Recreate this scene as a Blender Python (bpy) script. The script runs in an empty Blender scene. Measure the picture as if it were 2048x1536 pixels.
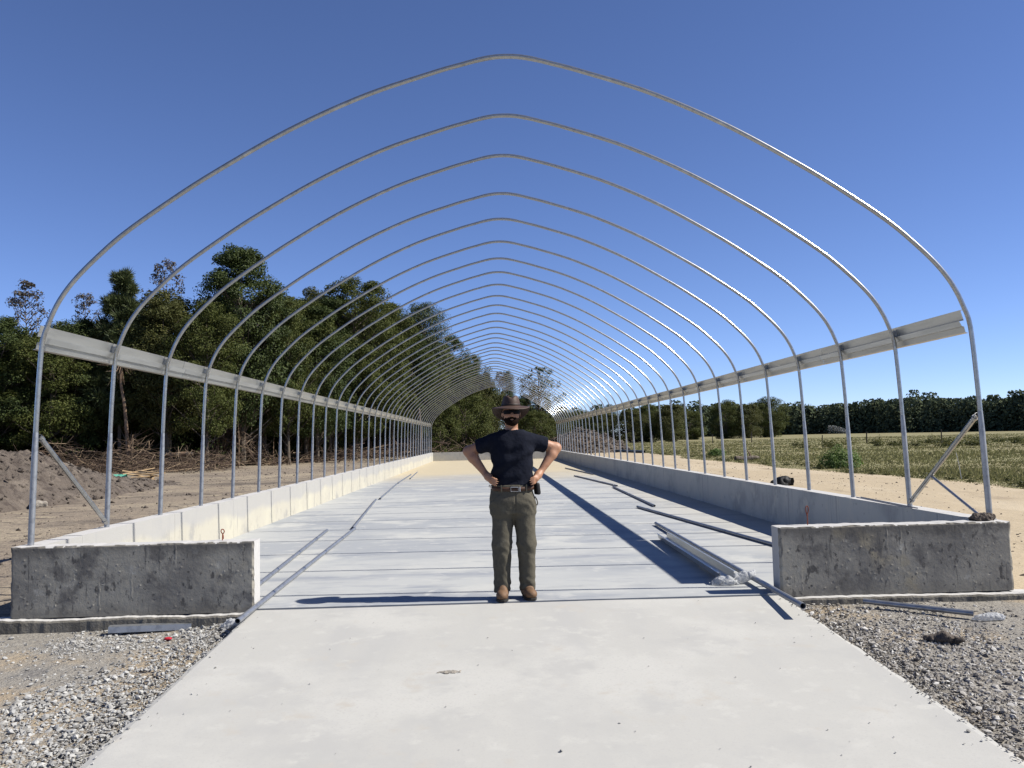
import bpy, math, random
import numpy as np
from mathutils import Vector, Matrix

# ---------------------------------------------------------------- camera, sky, sun, exposure
S = bpy.context.scene
COL = S.collection
R_ = math.radians

cam = bpy.data.objects.new('camera', bpy.data.cameras.new('camera'))
COL.objects.link(cam)
_p, _y, _r = 0.06424, 0.02598, -0.02344
_fw = Vector((math.sin(_y) * math.cos(_p), math.cos(_y) * math.cos(_p), math.sin(_p)))
_rt0 = Vector((math.cos(_y), -math.sin(_y), 0))
_up0 = _rt0.cross(_fw)
_rt = math.cos(_r) * _rt0 + math.sin(_r) * _up0
_up = -math.sin(_r) * _rt0 + math.cos(_r) * _up0
cam.matrix_world = Matrix(((_rt.x, _up.x, -_fw.x, -0.22688), (_rt.y, _up.y, -_fw.y, 0.0),
                           (_rt.z, _up.z, -_fw.z, 1.4763), (0, 0, 0, 1)))
cam.data.sensor_width = 36
cam.data.lens = 36 * 1691.96 / 2048
cam.data.clip_start = 0.05
cam.data.clip_end = 6000
S.camera = cam

SUN_EL, SUN_AZ = R_(43.0), R_(95.2)        # azimuth clockwise from +Y (down the length of the house)
sunv = Vector((math.sin(SUN_AZ) * math.cos(SUN_EL), math.cos(SUN_AZ) * math.cos(SUN_EL), math.sin(SUN_EL)))
W = bpy.data.worlds.new('World')
S.world = W
W.use_nodes = True
_n = W.node_tree.nodes
_bg = _n['Background']
_sky = _n.new('ShaderNodeTexSky')
_sky.sky_type = 'NISHITA'
_sky.sun_disc = False
_sky.sun_elevation = SUN_EL
_sky.sun_rotation = SUN_AZ
_sky.altitude = 0
_sky.air_density = 0.6
_sky.dust_density = 0.0
_sky.ozone_density = 4.0
_tint = _n.new('ShaderNodeMix')            # white balance of the whole sky
_tint.data_type = 'RGBA'
_tint.blend_type = 'MULTIPLY'
_tint.inputs[0].default_value = 1.0
_tint.inputs[7].default_value = (0.97, 0.96, 1.14, 1)
W.node_tree.links.new(_sky.outputs[0], _tint.inputs[6])
W.node_tree.links.new(_tint.outputs[2], _bg.inputs[0])
_bg.inputs[1].default_value = 0.073

sun = bpy.data.objects.new('sun', bpy.data.lights.new('sun', 'SUN'))
COL.objects.link(sun)
sun.data.energy = 5.0
sun.data.angle = R_(0.53)
sun.data.color = (1.0, 0.95, 0.87)
sun.rotation_euler = (-sunv).to_track_quat('-Z', 'Y').to_euler()
sun.location = sunv * 60

S.view_settings.view_transform = 'Standard'
S.view_settings.look = 'None'
S.view_settings.exposure = 0.9
S.view_settings.gamma = 1
S.view_settings.use_curve_mapping = False

# ---------------------------------------------------------------- helpers
PI = math.pi


def rngof(s):
    return np.random.default_rng(s)


def tag(o, label=None, cat=None, group=None, kind=None):
    if label: o['label'] = label
    if cat: o['category'] = cat
    if group: o['group'] = group
    if kind: o['kind'] = kind
    return o


def empty(name, loc=(0, 0, 0), rz=0.0):
    o = bpy.data.objects.new(name, None)
    COL.objects.link(o)
    o.location = loc
    o.rotation_euler = (0, 0, rz)
    o.empty_display_size = 0.2
    return o


def mesh_np(name, V, F):
    """mesh from arrays; F is an (m,k) array or a list of such arrays"""
    V = np.asarray(V, dtype=np.float32)
    Fs = F if isinstance(F, list) else [F]
    Fs = [np.asarray(f, dtype=np.int32) for f in Fs if len(f)]
    me = bpy.data.meshes.new(name)
    me.vertices.add(len(V))
    me.vertices.foreach_set('co', V.ravel())
    nl = sum(f.size for f in Fs)
    npoly = sum(len(f) for f in Fs)
    me.loops.add(nl)
    me.polygons.add(npoly)
    me.loops.foreach_set('vertex_index', np.concatenate([f.ravel() for f in Fs]))
    tot = np.concatenate([np.full(len(f), f.shape[1], dtype=np.int32) for f in Fs])
    start = np.concatenate([[0], np.cumsum(tot)[:-1]]).astype(np.int32)
    me.polygons.foreach_set('loop_start', start)
    me.polygons.foreach_set('loop_total', tot)
    me.update(calc_edges=True)
    me.validate()
    me.polygons.foreach_set('use_smooth', np.zeros(len(me.polygons), dtype=bool))
    return me


def link(name, me, mat=None, parent=None, smooth=False):
    o = bpy.data.objects.new(name, me)
    COL.objects.link(o)
    if mat is not None and not me.materials:
        me.materials.append(mat)
    if parent is not None:
        o.parent = parent
    if smooth:
        lt = np.zeros(len(me.polygons), dtype=np.int32); me.polygons.foreach_get('loop_total', lt)
        me.polygons.foreach_set('use_smooth', lt <= 4)
    return o


class MB:
    """collects pieces of one part"""
    def __init__(self):
        self.V = []; self.F = {}; self.n = 0

    def add(self, V, F):
        V = np.asarray(V, float)
        self.V.append(V)
        for f in (F if isinstance(F, list) else [F]):
            f = np.asarray(f, int)
            if len(f):
                self.F.setdefault(f.shape[1], []).append(f + self.n)
        self.n += len(V)
        return self

    def mesh(self, name):
        return mesh_np(name, np.concatenate(self.V), [np.concatenate(v) for v in self.F.values()])

    def build(self, name, mat, parent=None, smooth=False):
        return link(name, self.mesh(name), mat, parent, smooth)


def box_vf(x0, x1, y0, y1, z0, z1, ch=0.0):
    """box with chamfered vertical edges when ch > 0"""
    if ch <= 0:
        V = [(x0, y0, z0), (x1, y0, z0), (x1, y1, z0), (x0, y1, z0), (x0, y0, z1), (x1, y0, z1), (x1, y1, z1), (x0, y1, z1)]
        F = [(0, 3, 2, 1), (4, 5, 6, 7), (0, 1, 5, 4), (1, 2, 6, 5), (2, 3, 7, 6), (3, 0, 4, 7)]
        return np.array(V, float), np.array(F)
    P = [(x0 + ch, y0), (x1 - ch, y0), (x1, y0 + ch), (x1, y1 - ch), (x1 - ch, y1), (x0 + ch, y1), (x0, y1 - ch), (x0, y0 + ch)]
    return prism_vf(P, z0, z1)


def prism_vf(P, z0, z1):
    n = len(P)
    V = [(x, y, z0) for x, y in P] + [(x, y, z1) for x, y in P]
    Q = np.array([(i, (i + 1) % n, n + (i + 1) % n, n + i) for i in range(n)])
    return np.array(V, float), [Q, np.array([list(range(n - 1, -1, -1))]), np.array([list(range(n, 2 * n))])]


def frames(P):
    P = np.asarray(P, float)
    T = np.gradient(P, axis=0)
    T /= np.linalg.norm(T, axis=1)[:, None] + 1e-12
    ref = np.array([0, 1.0, 0]) if abs(T[:, 1]).max() < 0.9 else np.array([0, 0, 1.0]) if abs(T[:, 2]).max() < 0.95 else np.array([1.0, 0.02, 0.01])
    N = np.cross(np.broadcast_to(ref, T.shape), T)
    N /= np.linalg.norm(N, axis=1)[:, None] + 1e-12
    B = np.cross(T, N)
    return P, N, B


def tube_vf(P, rad, sides=8, cap=True, hollow=0.0):
    P, N, B = frames(P)
    m = len(P)
    rad = np.broadcast_to(np.asarray(rad, float), (m,))
    a = np.arange(sides) * 2 * PI / sides
    ring = N[:, None, :] * np.cos(a)[None, :, None] + B[:, None, :] * np.sin(a)[None, :, None]
    V = (P[:, None, :] + ring * rad[:, None, None]).reshape(-1, 3)
    i = np.arange(m - 1)[:, None] * sides
    j = np.arange(sides)[None, :]
    k = (j + 1) % sides
    F = np.stack([i + j, i + k, i + sides + k, i + sides + j], -1).reshape(-1, 4)
    Fs = [F]
    if hollow > 0:
        V2 = (P[:, None, :] + ring * (rad - hollow)[:, None, None]).reshape(-1, 3)
        o = len(V); e = (m - 1) * sides
        ends = [V[:sides], V2[:sides], V[e:], V2[e:]]        # own vertices for the end rims, so they shade crisp
        V = np.concatenate([V, V2] + ends)
        Fs.append(F[:, ::-1] + o)
        jj = np.arange(sides); kk = (jj + 1) % sides; q = 2 * o
        Fs.append(np.stack([kk + q, jj + q, jj + q + sides, kk + q + sides], -1))
        q += 2 * sides
        Fs.append(np.stack([jj + q, kk + q, kk + q + sides, jj + q + sides], -1))
    elif cap:
        Fs.append(np.arange(sides)[::-1][None, :])
        Fs.append((np.arange(sides) + (m - 1) * sides)[None, :])
    return V, Fs


def lathe_vf(prof, sides=24):
    """prof: list of (r,z)"""
    a = np.arange(sides) * 2 * PI / sides
    prof = np.asarray(prof, float)
    V = np.stack([prof[:, 0:1] * np.cos(a), prof[:, 0:1] * np.sin(a), np.repeat(prof[:, 1:2], sides, 1)], -1).reshape(-1, 3)
    m = len(prof)
    i = np.arange(m - 1)[:, None] * sides; j = np.arange(sides)[None, :]; k = (j + 1) % sides
    return V, np.stack([i + j, i + k, i + sides + k, i + sides + j], -1).reshape(-1, 4)


def _h(ix, iy, iz, s):
    n = (ix * 374761393 + iy * 668265263 + iz * 2147483647 + s * 974634777) & 0xFFFFFFFF
    n = ((n ^ (n >> 13)) * 1274126177) & 0xFFFFFFFF
    return ((n ^ (n >> 16)) & 0xFFFF) / 65535.0


def vnoise(x, y, z=0.0, seed=1):
    x = np.asarray(x, float); y = np.asarray(y, float); z = np.broadcast_to(np.asarray(z, float), x.shape)
    fx, fy, fz = np.floor(x), np.floor(y), np.floor(z)
    ix, iy, iz = fx.astype(np.int64), fy.astype(np.int64), fz.astype(np.int64)
    u, v, w = x - fx, y - fy, z - fz
    u, v, w = [t * t * (3 - 2 * t) for t in (u, v, w)]
    r = 0
    for a in (0, 1):
        for b in (0, 1):
            for c in (0, 1):
                r = r + _h(ix + a, iy + b, iz + c, seed) * (u if a else 1 - u) * (v if b else 1 - v) * (w if c else 1 - w)
    return r * 2 - 1


def fbm(x, y, z=0.0, seed=1, oct=4):
    r = 0; a = 1.0; t = 0
    for o in range(oct):
        r = r + a * vnoise(np.asarray(x) * 2 ** o, np.asarray(y) * 2 ** o, np.asarray(z) * 2 ** o, seed + o)
        t += a; a *= 0.5
    return r / t


def surf_net(fn, lo, hi, h):
    """closed smooth surface of the implicit solid fn < 0"""
    ax = [np.arange(lo[i], hi[i] + h, h) for i in range(3)]
    X, Y, Z = np.meshgrid(*ax, indexing='ij')
    D = fn(X, Y, Z)
    ins = D < 0
    nx, ny, nz = D.shape
    acc = np.zeros((nx - 1, ny - 1, nz - 1, 3)); cnt = np.zeros((nx - 1, ny - 1, nz - 1))
    quads = []
    for axis in range(3):
        sl0 = [slice(None)] * 3; sl1 = [slice(None)] * 3
        sl0[axis] = slice(0, -1); sl1[axis] = slice(1, None)
        d0, d1 = D[tuple(sl0)], D[tuple(sl1)]
        cr = ins[tuple(sl0)] != ins[tuple(sl1)]
        I = np.argwhere(cr)
        t = (d0[cr] / (d0[cr] - d1[cr]))
        pos = I.astype(float)
        pos[:, axis] += t
        o1, o2 = [k for k in range(3) if k != axis]
        cells = []
        for a in (0, 1):
            for b in (0, 1):
                J = I.copy(); J[:, o1] -= a; J[:, o2] -= b
                cells.append(J)
                ok = np.all((J >= 0) & (J < np.array(acc.shape[:3])), axis=1)
                np.add.at(acc, tuple(J[ok].T), pos[ok]); np.add.at(cnt, tuple(J[ok].T), 1)
        ok = np.all([np.all((J >= 0) & (J < np.array(acc.shape[:3])), axis=1) for J in cells], axis=0)
        flip = ins[tuple(sl0)][cr]
        quads.append((cells, ok, flip, axis))
    idx = -np.ones(cnt.shape, int)
    m = cnt > 0
    idx[m] = np.arange(m.sum())
    V = acc[m] / cnt[m][:, None] * h + np.array(lo)
    F = []
    for cells, ok, flip, axis in quads:
        q = np.stack([idx[tuple(c[ok].T)] for c in (cells[0], cells[1], cells[3], cells[2])], -1)
        fl = flip[ok]
        if axis == 1: fl = ~fl
        q[fl] = q[fl][:, ::-1]
        F.append(q)
    return V, np.concatenate(F)[:, ::-1]


def smin(a, b, k):
    hh = np.clip(0.5 + 0.5 * (b - a) / k, 0, 1)
    return b * (1 - hh) + a * hh - k * hh * (1 - hh)


def cone(X, Y, Z, a, b, ra, rb):
    a = np.array(a, float); b = np.array(b, float); d = b - a
    t = np.clip(((X - a[0]) * d[0] + (Y - a[1]) * d[1] + (Z - a[2]) * d[2]) / (d @ d), 0, 1)
    return np.sqrt((X - a[0] - t * d[0]) ** 2 + (Y - a[1] - t * d[1]) ** 2 + (Z - a[2] - t * d[2]) ** 2) - (ra + (rb - ra) * t)


def ell(X, Y, Z, c, r):
    k = np.sqrt(((X - c[0]) / r[0]) ** 2 + ((Y - c[1]) / r[1]) ** 2 + ((Z - c[2]) / r[2]) ** 2)
    return (k - 1) * min(r)


def rbox(X, Y, Z, c, hsz, r):
    q = [np.abs(P - c[i]) - hsz[i] + r for i, P in enumerate((X, Y, Z))]
    return np.sqrt(sum(np.maximum(v, 0) ** 2 for v in q)) + np.minimum(np.maximum(np.maximum(q[0], q[1]), q[2]), 0) - r


# ---------------------------------------------------------------- materials
ALB = 0.70            # surfaces' albedo scale against the exposure


def mat(name, base, rough=0.85, metal=0.0, layers=(), bump=(), spec=0.3, island=None, trans=0.0, island_v=0.0):
    """layers: (scale, color, lo, hi[, stretch(x,y,z), detail]) noise masks painted over the base colour; bump: (scale, strength, dist)"""
    kk = 1.0 if metal > 0.1 else ALB
    sc3 = lambda c: tuple(v * kk for v in c[:3])
    base = sc3(base)
    layers = [(l[0], sc3(l[1])) + tuple(l[2:]) for l in layers]
    if island is not None: island = [sc3(c) for c in island]
    m = bpy.data.materials.new(name)
    m.use_nodes = True
    t = m.node_tree; N = t.nodes; L = t.links
    b = N['Principled BSDF']
    b.inputs['Roughness'].default_value = rough
    b.inputs['Metallic'].default_value = metal
    b.inputs['Specular IOR Level'].default_value = spec
    tc = N.new('ShaderNodeTexCoord')
    col = None

    def mixc(fac, c1, c2):
        mx = N.new('ShaderNodeMix'); mx.data_type = 'RGBA'
        if isinstance(fac, (int, float)): mx.inputs[0].default_value = fac
        else: L.new(fac, mx.inputs[0])
        for sock, c in ((mx.inputs[6], c1), (mx.inputs[7], c2)):
            if isinstance(c, tuple): sock.default_value = (*c[:3], 1)
            else: L.new(c, sock)
        return mx.outputs[2]

    def noise(scale, stretch=(1, 1, 1), detail=5, seed=0.0):
        mp = N.new('ShaderNodeMapping')
        mp.inputs['Scale'].default_value = stretch
        mp.inputs['Location'].default_value = (seed, seed * 1.7, seed * 0.6)
        L.new(tc.outputs['Object'], mp.inputs[0])
        nz = N.new('ShaderNodeTexNoise')
        nz.inputs['Scale'].default_value = scale; nz.inputs['Detail'].default_value = detail
        nz.inputs['Roughness'].default_value = 0.6
        L.new(mp.outputs[0], nz.inputs[0])
        return nz.outputs['Fac']
    col = tuple(base)
    for i, ly in enumerate(layers):
        sc, c, lo, hi = ly[:4]
        st = ly[4] if len(ly) > 4 else (1, 1, 1)
        de = ly[5] if len(ly) > 5 else 5
        f = noise(sc, st, de, 3.1 * i + 1.3)
        mr = N.new('ShaderNodeMapRange'); mr.interpolation_type = 'SMOOTHSTEP'
        mr.inputs[1].default_value = lo; mr.inputs[2].default_value = hi
        L.new(f, mr.inputs[0])
        col = mixc(mr.outputs[0], col, c)
    if island is not None:
        g = N.new('ShaderNodeNewGeometry')
        rp = N.new('ShaderNodeValToRGB')
        els = rp.color_ramp.elements
        while len(els) < len(island): els.new(0.5)
        for i, c in enumerate(island):
            els[i].position = i / (len(island) - 1); els[i].color = (*c, 1)
        L.new(g.outputs['Random Per Island'], rp.inputs[0])
        col = mixc(island_v if island_v else 0.7, col, rp.outputs[0])
    if isinstance(col, tuple): b.inputs['Base Color'].default_value = (*col, 1)
    else: L.new(col, b.inputs['Base Color'])
    prev = None
    for sc, strg, dist in bump:
        bp = N.new('ShaderNodeBump'); bp.inputs['Strength'].default_value = strg; bp.inputs['Distance'].default_value = dist
        L.new(noise(sc, detail=6, seed=sc), bp.inputs['Height'])
        if prev: L.new(prev, bp.inputs['Normal'])
        prev = bp.outputs[0]
    if prev: L.new(prev, b.inputs['Normal'])
    if trans > 0:
        out = N['Material Output']
        tr = N.new('ShaderNodeBsdfTranslucent')
        if isinstance(col, tuple): tr.inputs[0].default_value = (*col, 1)
        else: L.new(col, tr.inputs[0])
        ms = N.new('ShaderNodeMixShader'); ms.inputs[0].default_value = trans
        L.new(b.outputs[0], ms.inputs[1]); L.new(tr.outputs[0], ms.inputs[2]); L.new(ms.outputs[0], out.inputs[0])
    return m


def add_zone(m, axis, lo, hi, color, nscale=0.6, namp=0.25, strength=1.0):
    """own-colour change along one object axis (dust, silt), with a ragged noise border"""
    t = m.node_tree; N = t.nodes; L = t.links
    b = N['Principled BSDF']
    src = b.inputs['Base Color'].links[0].from_socket if b.inputs['Base Color'].links else None
    tc = N.new('ShaderNodeTexCoord'); sx = N.new('ShaderNodeSeparateXYZ'); L.new(tc.outputs['Object'], sx.inputs[0])
    nz = N.new('ShaderNodeTexNoise'); nz.inputs['Scale'].default_value = nscale; nz.inputs['Detail'].default_value = 6
    L.new(tc.outputs['Object'], nz.inputs[0])
    ma = N.new('ShaderNodeMath'); ma.operation = 'MULTIPLY_ADD'
    L.new(nz.outputs['Fac'], ma.inputs[0]); ma.inputs[1].default_value = namp * 2; ma.inputs[2].default_value = -namp
    ad = N.new('ShaderNodeMath'); ad.operation = 'ADD'
    L.new(sx.outputs[axis], ad.inputs[0]); L.new(ma.outputs[0], ad.inputs[1])
    mr = N.new('ShaderNodeMapRange'); mr.interpolation_type = 'SMOOTHSTEP'
    mr.inputs[1].default_value = lo; mr.inputs[2].default_value = hi; mr.inputs[4].default_value = strength
    L.new(ad.outputs[0], mr.inputs[0])
    mx = N.new('ShaderNodeMix'); mx.data_type = 'RGBA'
    L.new(mr.outputs[0], mx.inputs[0])
    if src: L.new(src, mx.inputs[6])
    else: mx.inputs[6].default_value = b.inputs['Base Color'].default_value
    mx.inputs[7].default_value = (*[v * ALB for v in color], 1)
    L.new(mx.outputs[2], b.inputs['Base Color'])
    return m


M = {}
M['apron'] = mat('apron_concrete', (0.475, 0.468, 0.435), 0.9, layers=[
    (0.55, (0.44, 0.437, 0.415), 0.44, 0.66, (2.6, 0.3, 1)), (0.8, (0.52, 0.512, 0.475), 0.46, 0.64), (2.0, (0.44, 0.436, 0.412), 0.50, 0.70), (5, (0.515, 0.508, 0.47), 0.54, 0.70), (3, (0.47, 0.445, 0.395), 0.58, 0.74),
    (1.6, (0.40, 0.365, 0.30), 0.715, 0.79), (14, (0.37, 0.345, 0.305), 0.735, 0.78), (60, (0.44, 0.435, 0.41), 0.5, 0.75)], bump=[(120, 0.15, 0.004), (9, 0.08, 0.01)])
M['slab'] = mat('slab_concrete', (0.45, 0.46, 0.45), 0.85, layers=[
    (0.35, (0.355, 0.372, 0.385), 0.44, 0.58, (0.6, 1, 1)), (1.1, (0.30, 0.318, 0.345), 0.52, 0.66, (0.35, 1.3, 1)), (0.9, (0.50, 0.505, 0.48), 0.52, 0.66), (3.5, (0.38, 0.392, 0.395), 0.54, 0.68, (0.5, 1.2, 1)),
    (4, (0.48, 0.485, 0.47), 0.56, 0.70), (22, (0.35, 0.355, 0.345), 0.69, 0.75)], bump=[(100, 0.1, 0.004)])
add_zone(M['slab'], 1, 27, 40, (0.56, 0.475, 0.315), 0.25, 5.0, 0.92)
add_zone(M['slab'], 0, 2.7, 4.3, (0.52, 0.475, 0.38), 0.7, 0.7, 0.5)
M['wall'] = mat('wall_concrete', (0.600, 0.582, 0.516), 0.9, layers=[
    (1.3, (0.456, 0.446, 0.408), 0.48, 0.68), (3.5, (0.660, 0.624, 0.528), 0.52, 0.70), (9, (0.408, 0.396, 0.360), 0.62, 0.72), (1.5, (0.444, 0.432, 0.396), 0.58, 0.70, (1, 6, 0.4))],
    bump=[(40, 0.25, 0.006), (160, 0.15, 0.003)])
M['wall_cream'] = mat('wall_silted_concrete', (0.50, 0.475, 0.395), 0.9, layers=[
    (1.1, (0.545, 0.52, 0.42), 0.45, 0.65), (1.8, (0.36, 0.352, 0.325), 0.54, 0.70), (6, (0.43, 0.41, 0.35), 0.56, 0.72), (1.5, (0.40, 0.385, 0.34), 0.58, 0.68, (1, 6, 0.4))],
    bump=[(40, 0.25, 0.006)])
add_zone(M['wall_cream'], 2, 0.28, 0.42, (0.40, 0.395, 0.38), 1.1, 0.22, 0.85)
M['walltop'] = mat('wall_top_concrete', (0.53, 0.52, 0.50), 0.9, layers=[(3, (0.42, 0.41, 0.39), 0.58, 0.7), (12, (0.56, 0.55, 0.53), 0.5, 0.65)], bump=[(60, 0.3, 0.006)])
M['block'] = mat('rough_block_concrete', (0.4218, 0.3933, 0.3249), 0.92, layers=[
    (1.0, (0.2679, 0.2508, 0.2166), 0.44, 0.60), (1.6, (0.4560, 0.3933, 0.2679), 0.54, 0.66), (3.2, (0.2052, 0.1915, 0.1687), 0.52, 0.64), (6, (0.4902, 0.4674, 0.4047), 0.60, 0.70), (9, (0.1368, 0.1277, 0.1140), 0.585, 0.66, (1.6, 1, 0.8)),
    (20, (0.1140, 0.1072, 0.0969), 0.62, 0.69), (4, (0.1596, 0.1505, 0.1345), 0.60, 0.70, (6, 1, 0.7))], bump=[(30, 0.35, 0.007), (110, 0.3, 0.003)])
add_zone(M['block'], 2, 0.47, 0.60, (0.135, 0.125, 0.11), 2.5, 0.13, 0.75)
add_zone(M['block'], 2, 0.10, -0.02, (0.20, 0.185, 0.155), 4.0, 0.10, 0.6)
M['footing'] = mat('shaded_footing_concrete', (0.20, 0.185, 0.155), 0.95, layers=[(4, (0.14, 0.128, 0.105), 0.48, 0.64), (14, (0.27, 0.25, 0.215), 0.58, 0.7)], bump=[(40, 0.6, 0.015)])  # darkened so the colour carries the shade of the front face
M['galv'] = mat('galvanized_steel', (0.36, 0.36, 0.35), 0.27, 0.85, layers=[(25, (0.30, 0.30, 0.295), 0.45, 0.65), (6, (0.42, 0.42, 0.41), 0.55, 0.7)], spec=0.5)
M['galv_dull'] = mat('weathered_galvanized_steel', (0.33, 0.34, 0.35), 0.45, 0.8, layers=[(18, (0.25, 0.26, 0.275), 0.45, 0.65), (4, (0.39, 0.39, 0.39), 0.55, 0.7)], spec=0.5)
M['rail'] = mat('mill_aluminium', (0.50, 0.505, 0.48), 0.36, 0.85, layers=[(3, (0.42, 0.425, 0.405), 0.45, 0.65, (4, 0.3, 4)), (40, (0.55, 0.55, 0.53), 0.6, 0.75)], spec=0.5)
M['pipe'] = mat('grey_steel_pipe', (0.27, 0.285, 0.31), 0.4, 0.7, layers=[(14, (0.20, 0.21, 0.23), 0.45, 0.65)], spec=0.5)
M['rust'] = mat('rusty_rebar', (0.30, 0.075, 0.035), 0.9, layers=[(60, (0.18, 0.06, 0.03), 0.45, 0.65)])
M['dirt'] = mat('yard_dirt', (0.25, 0.205, 0.155), 0.95, layers=[
    (0.15, (0.33, 0.275, 0.20), 0.47, 0.60, (0.6, 1, 1)), (0.45, (0.145, 0.12, 0.095), 0.53, 0.66, (0.35, 1.6, 1)), (1.2, (0.36, 0.305, 0.215), 0.55, 0.66, (0.22, 2.2, 1)), (2.6, (0.10, 0.083, 0.068), 0.56, 0.66, (0.4, 1.8, 1)), (7, (0.10, 0.085, 0.07), 0.60, 0.70), (26, (0.36, 0.33, 0.28), 0.66, 0.74)],
    bump=[(2.2, 0.6, 0.12), (9, 0.7, 0.05), (40, 0.5, 0.02)])
M['sand'] = mat('track_sand', (0.46, 0.375, 0.25), 0.95, layers=[
    (0.3, (0.51, 0.425, 0.295), 0.46, 0.62, (1.4, 0.4, 1)), (0.8, (0.35, 0.28, 0.185), 0.54, 0.68, (1.6, 0.35, 1)), (4, (0.24, 0.19, 0.13), 0.66, 0.74), (14, (0.20, 0.155, 0.11), 0.70, 0.76)],
    bump=[(2.5, 0.5, 0.08), (12, 0.5, 0.03)])
M['field'] = mat('field_soil_and_thatch', (0.225, 0.20, 0.095), 0.95, layers=[
    (0.05, (0.225, 0.215, 0.095), 0.45, 0.6), (0.35, (0.31, 0.26, 0.14), 0.5, 0.66, (0.5, 1.2, 1)), (1.5, (0.155, 0.16, 0.065), 0.56, 0.70), (7, (0.25, 0.21, 0.12), 0.58, 0.7)], bump=[(3, 0.8, 0.15)])
M['gravelbed'] = mat('crushed_stone_fines', (0.3024, 0.2808, 0.2430), 0.95, layers=[
    (0.8, (0.3780, 0.3078, 0.2160), 0.52, 0.62), (2.0, (0.2160, 0.2052, 0.1890), 0.54, 0.66), (9, (0.3672, 0.3456, 0.3024), 0.56, 0.68), (30, (0.1404, 0.1296, 0.1188), 0.58, 0.68)], bump=[(12, 0.8, 0.04), (50, 0.8, 0.02)])
add_zone(M['gravelbed'], 0, 4.3, 6.0, (0.45, 0.37, 0.25), 1.0, 0.9, 1.0)
add_zone(M['gravelbed'], 0, -4.4, -6.0, (0.26, 0.215, 0.16), 1.0, 0.9, 1.0)
M['stone_muddy'] = mat('muddy_crushed_stone', (0.3011, 0.2760, 0.2383), 0.95, layers=[(30, (0.2007, 0.1819, 0.1568), 0.45, 0.62)], island=[(0.1254, 0.1104, 0.0941), (0.2509, 0.2258, 0.1944), (0.3387, 0.3199, 0.2885), (0.4516, 0.4328, 0.4014), (0.7276, 0.7150, 0.6774)], island_v=0.75)
M['stone'] = mat('crushed_stone', (0.3696, 0.3696, 0.3528), 0.95, layers=[(30, (0.2800, 0.2800, 0.2688), 0.45, 0.65)], island=[(0.2128, 0.2038, 0.1882), (0.3136, 0.3058, 0.2856), (0.3752, 0.3696, 0.3528), (0.4312, 0.4290, 0.4144), (0.5824, 0.5768, 0.5488)], island_v=0.75)
M['clod'] = mat('dirt_clods', (0.1288, 0.1064, 0.0874), 0.97, layers=[(3, (0.0840, 0.0672, 0.0560), 0.5, 0.64), (1.2, (0.1848, 0.1546, 0.1254), 0.52, 0.66), (14, (0.0672, 0.0560, 0.0470), 0.58, 0.68)], bump=[(6, 0.9, 0.1), (22, 0.9, 0.04)])
M['bark'] = mat('bark', (0.13, 0.105, 0.08), 0.95, layers=[(3, (0.19, 0.165, 0.135), 0.5, 0.65, (3, 3, 0.6)), (9, (0.07, 0.055, 0.045), 0.55, 0.65)], bump=[(12, 0.6, 0.03)])
M['deadbark'] = mat('dead_wood', (0.23, 0.155, 0.10), 0.95, layers=[(2, (0.31, 0.25, 0.18), 0.5, 0.65, (3, 3, 0.6)), (9, (0.14, 0.09, 0.055), 0.55, 0.65)])
M['twig'] = mat('dry_twigs', (0.11, 0.075, 0.05), 0.95, island=[(0.05, 0.034, 0.026), (0.09, 0.06, 0.043), (0.13, 0.09, 0.062), (0.32, 0.24, 0.155)], island_v=0.9)
M['leafA'] = mat('leaves_olive_green', (0.0784, 0.0963, 0.0231), 0.65, island=[(0.0439, 0.0576, 0.0136), (0.0753, 0.0942, 0.0220), (0.1046, 0.1224, 0.0314), (0.1517, 0.1569, 0.0471)], island_v=0.85, trans=0.28, spec=0.15)
M['leafB'] = mat('leaves_dark_green', (0.0531, 0.0766, 0.0205), 0.6, island=[(0.0307, 0.0460, 0.0123), (0.0511, 0.0746, 0.0193), (0.0736, 0.1002, 0.0276), (0.1073, 0.1330, 0.0409)], island_v=0.85, trans=0.25, spec=0.18)
M['leafC'] = mat('leaves_yellow_green', (0.0875, 0.0978, 0.0289), 0.55, island=[(0.0515, 0.0618, 0.0186), (0.0875, 0.0978, 0.0289), (0.1236, 0.1287, 0.0412), (0.1596, 0.1492, 0.0515)], island_v=0.85, trans=0.3, spec=0.15)
M['leafR'] = mat('leaves_turning_grey_brown', (0.0975, 0.0806, 0.0650), 0.6, island=[(0.0585, 0.0546, 0.0455), (0.0975, 0.0845, 0.0650), (0.1300, 0.0975, 0.0715), (0.1560, 0.1430, 0.1040)], island_v=0.85, trans=0.2)
M['needle'] = mat('pine_needles', (0.0608, 0.0851, 0.0292), 0.6, island=[(0.0340, 0.0510, 0.0183), (0.0608, 0.0851, 0.0292), (0.0912, 0.1155, 0.0389), (0.1336, 0.1458, 0.0608)], island_v=0.85, trans=0.15)
M['farleaf'] = mat('distant_foliage', (0.0843, 0.1091, 0.0645), 0.95, island=[(0.0496, 0.0669, 0.0446), (0.0794, 0.1042, 0.0595), (0.1091, 0.1339, 0.0744), (0.1488, 0.1637, 0.0893)], island_v=0.85, trans=0.1, spec=0.05)  # leaf colour lightened to stand in for slight haze at distance
M['grass'] = mat('dry_grass', (0.2268, 0.2212, 0.0964), 0.9, island=[(0.1872, 0.2041, 0.0794), (0.2212, 0.2234, 0.0964), (0.2552, 0.2404, 0.1134), (0.3006, 0.2722, 0.1418)], island_v=0.55, trans=0.3, spec=0.05)
M['weed'] = mat('green_weeds', (0.1050, 0.1800, 0.0375), 0.6, island=[(0.0600, 0.1125, 0.0225), (0.1050, 0.1800, 0.0375), (0.1500, 0.2400, 0.0525), (0.2100, 0.3000, 0.0825)], island_v=0.85, trans=0.3)
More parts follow.
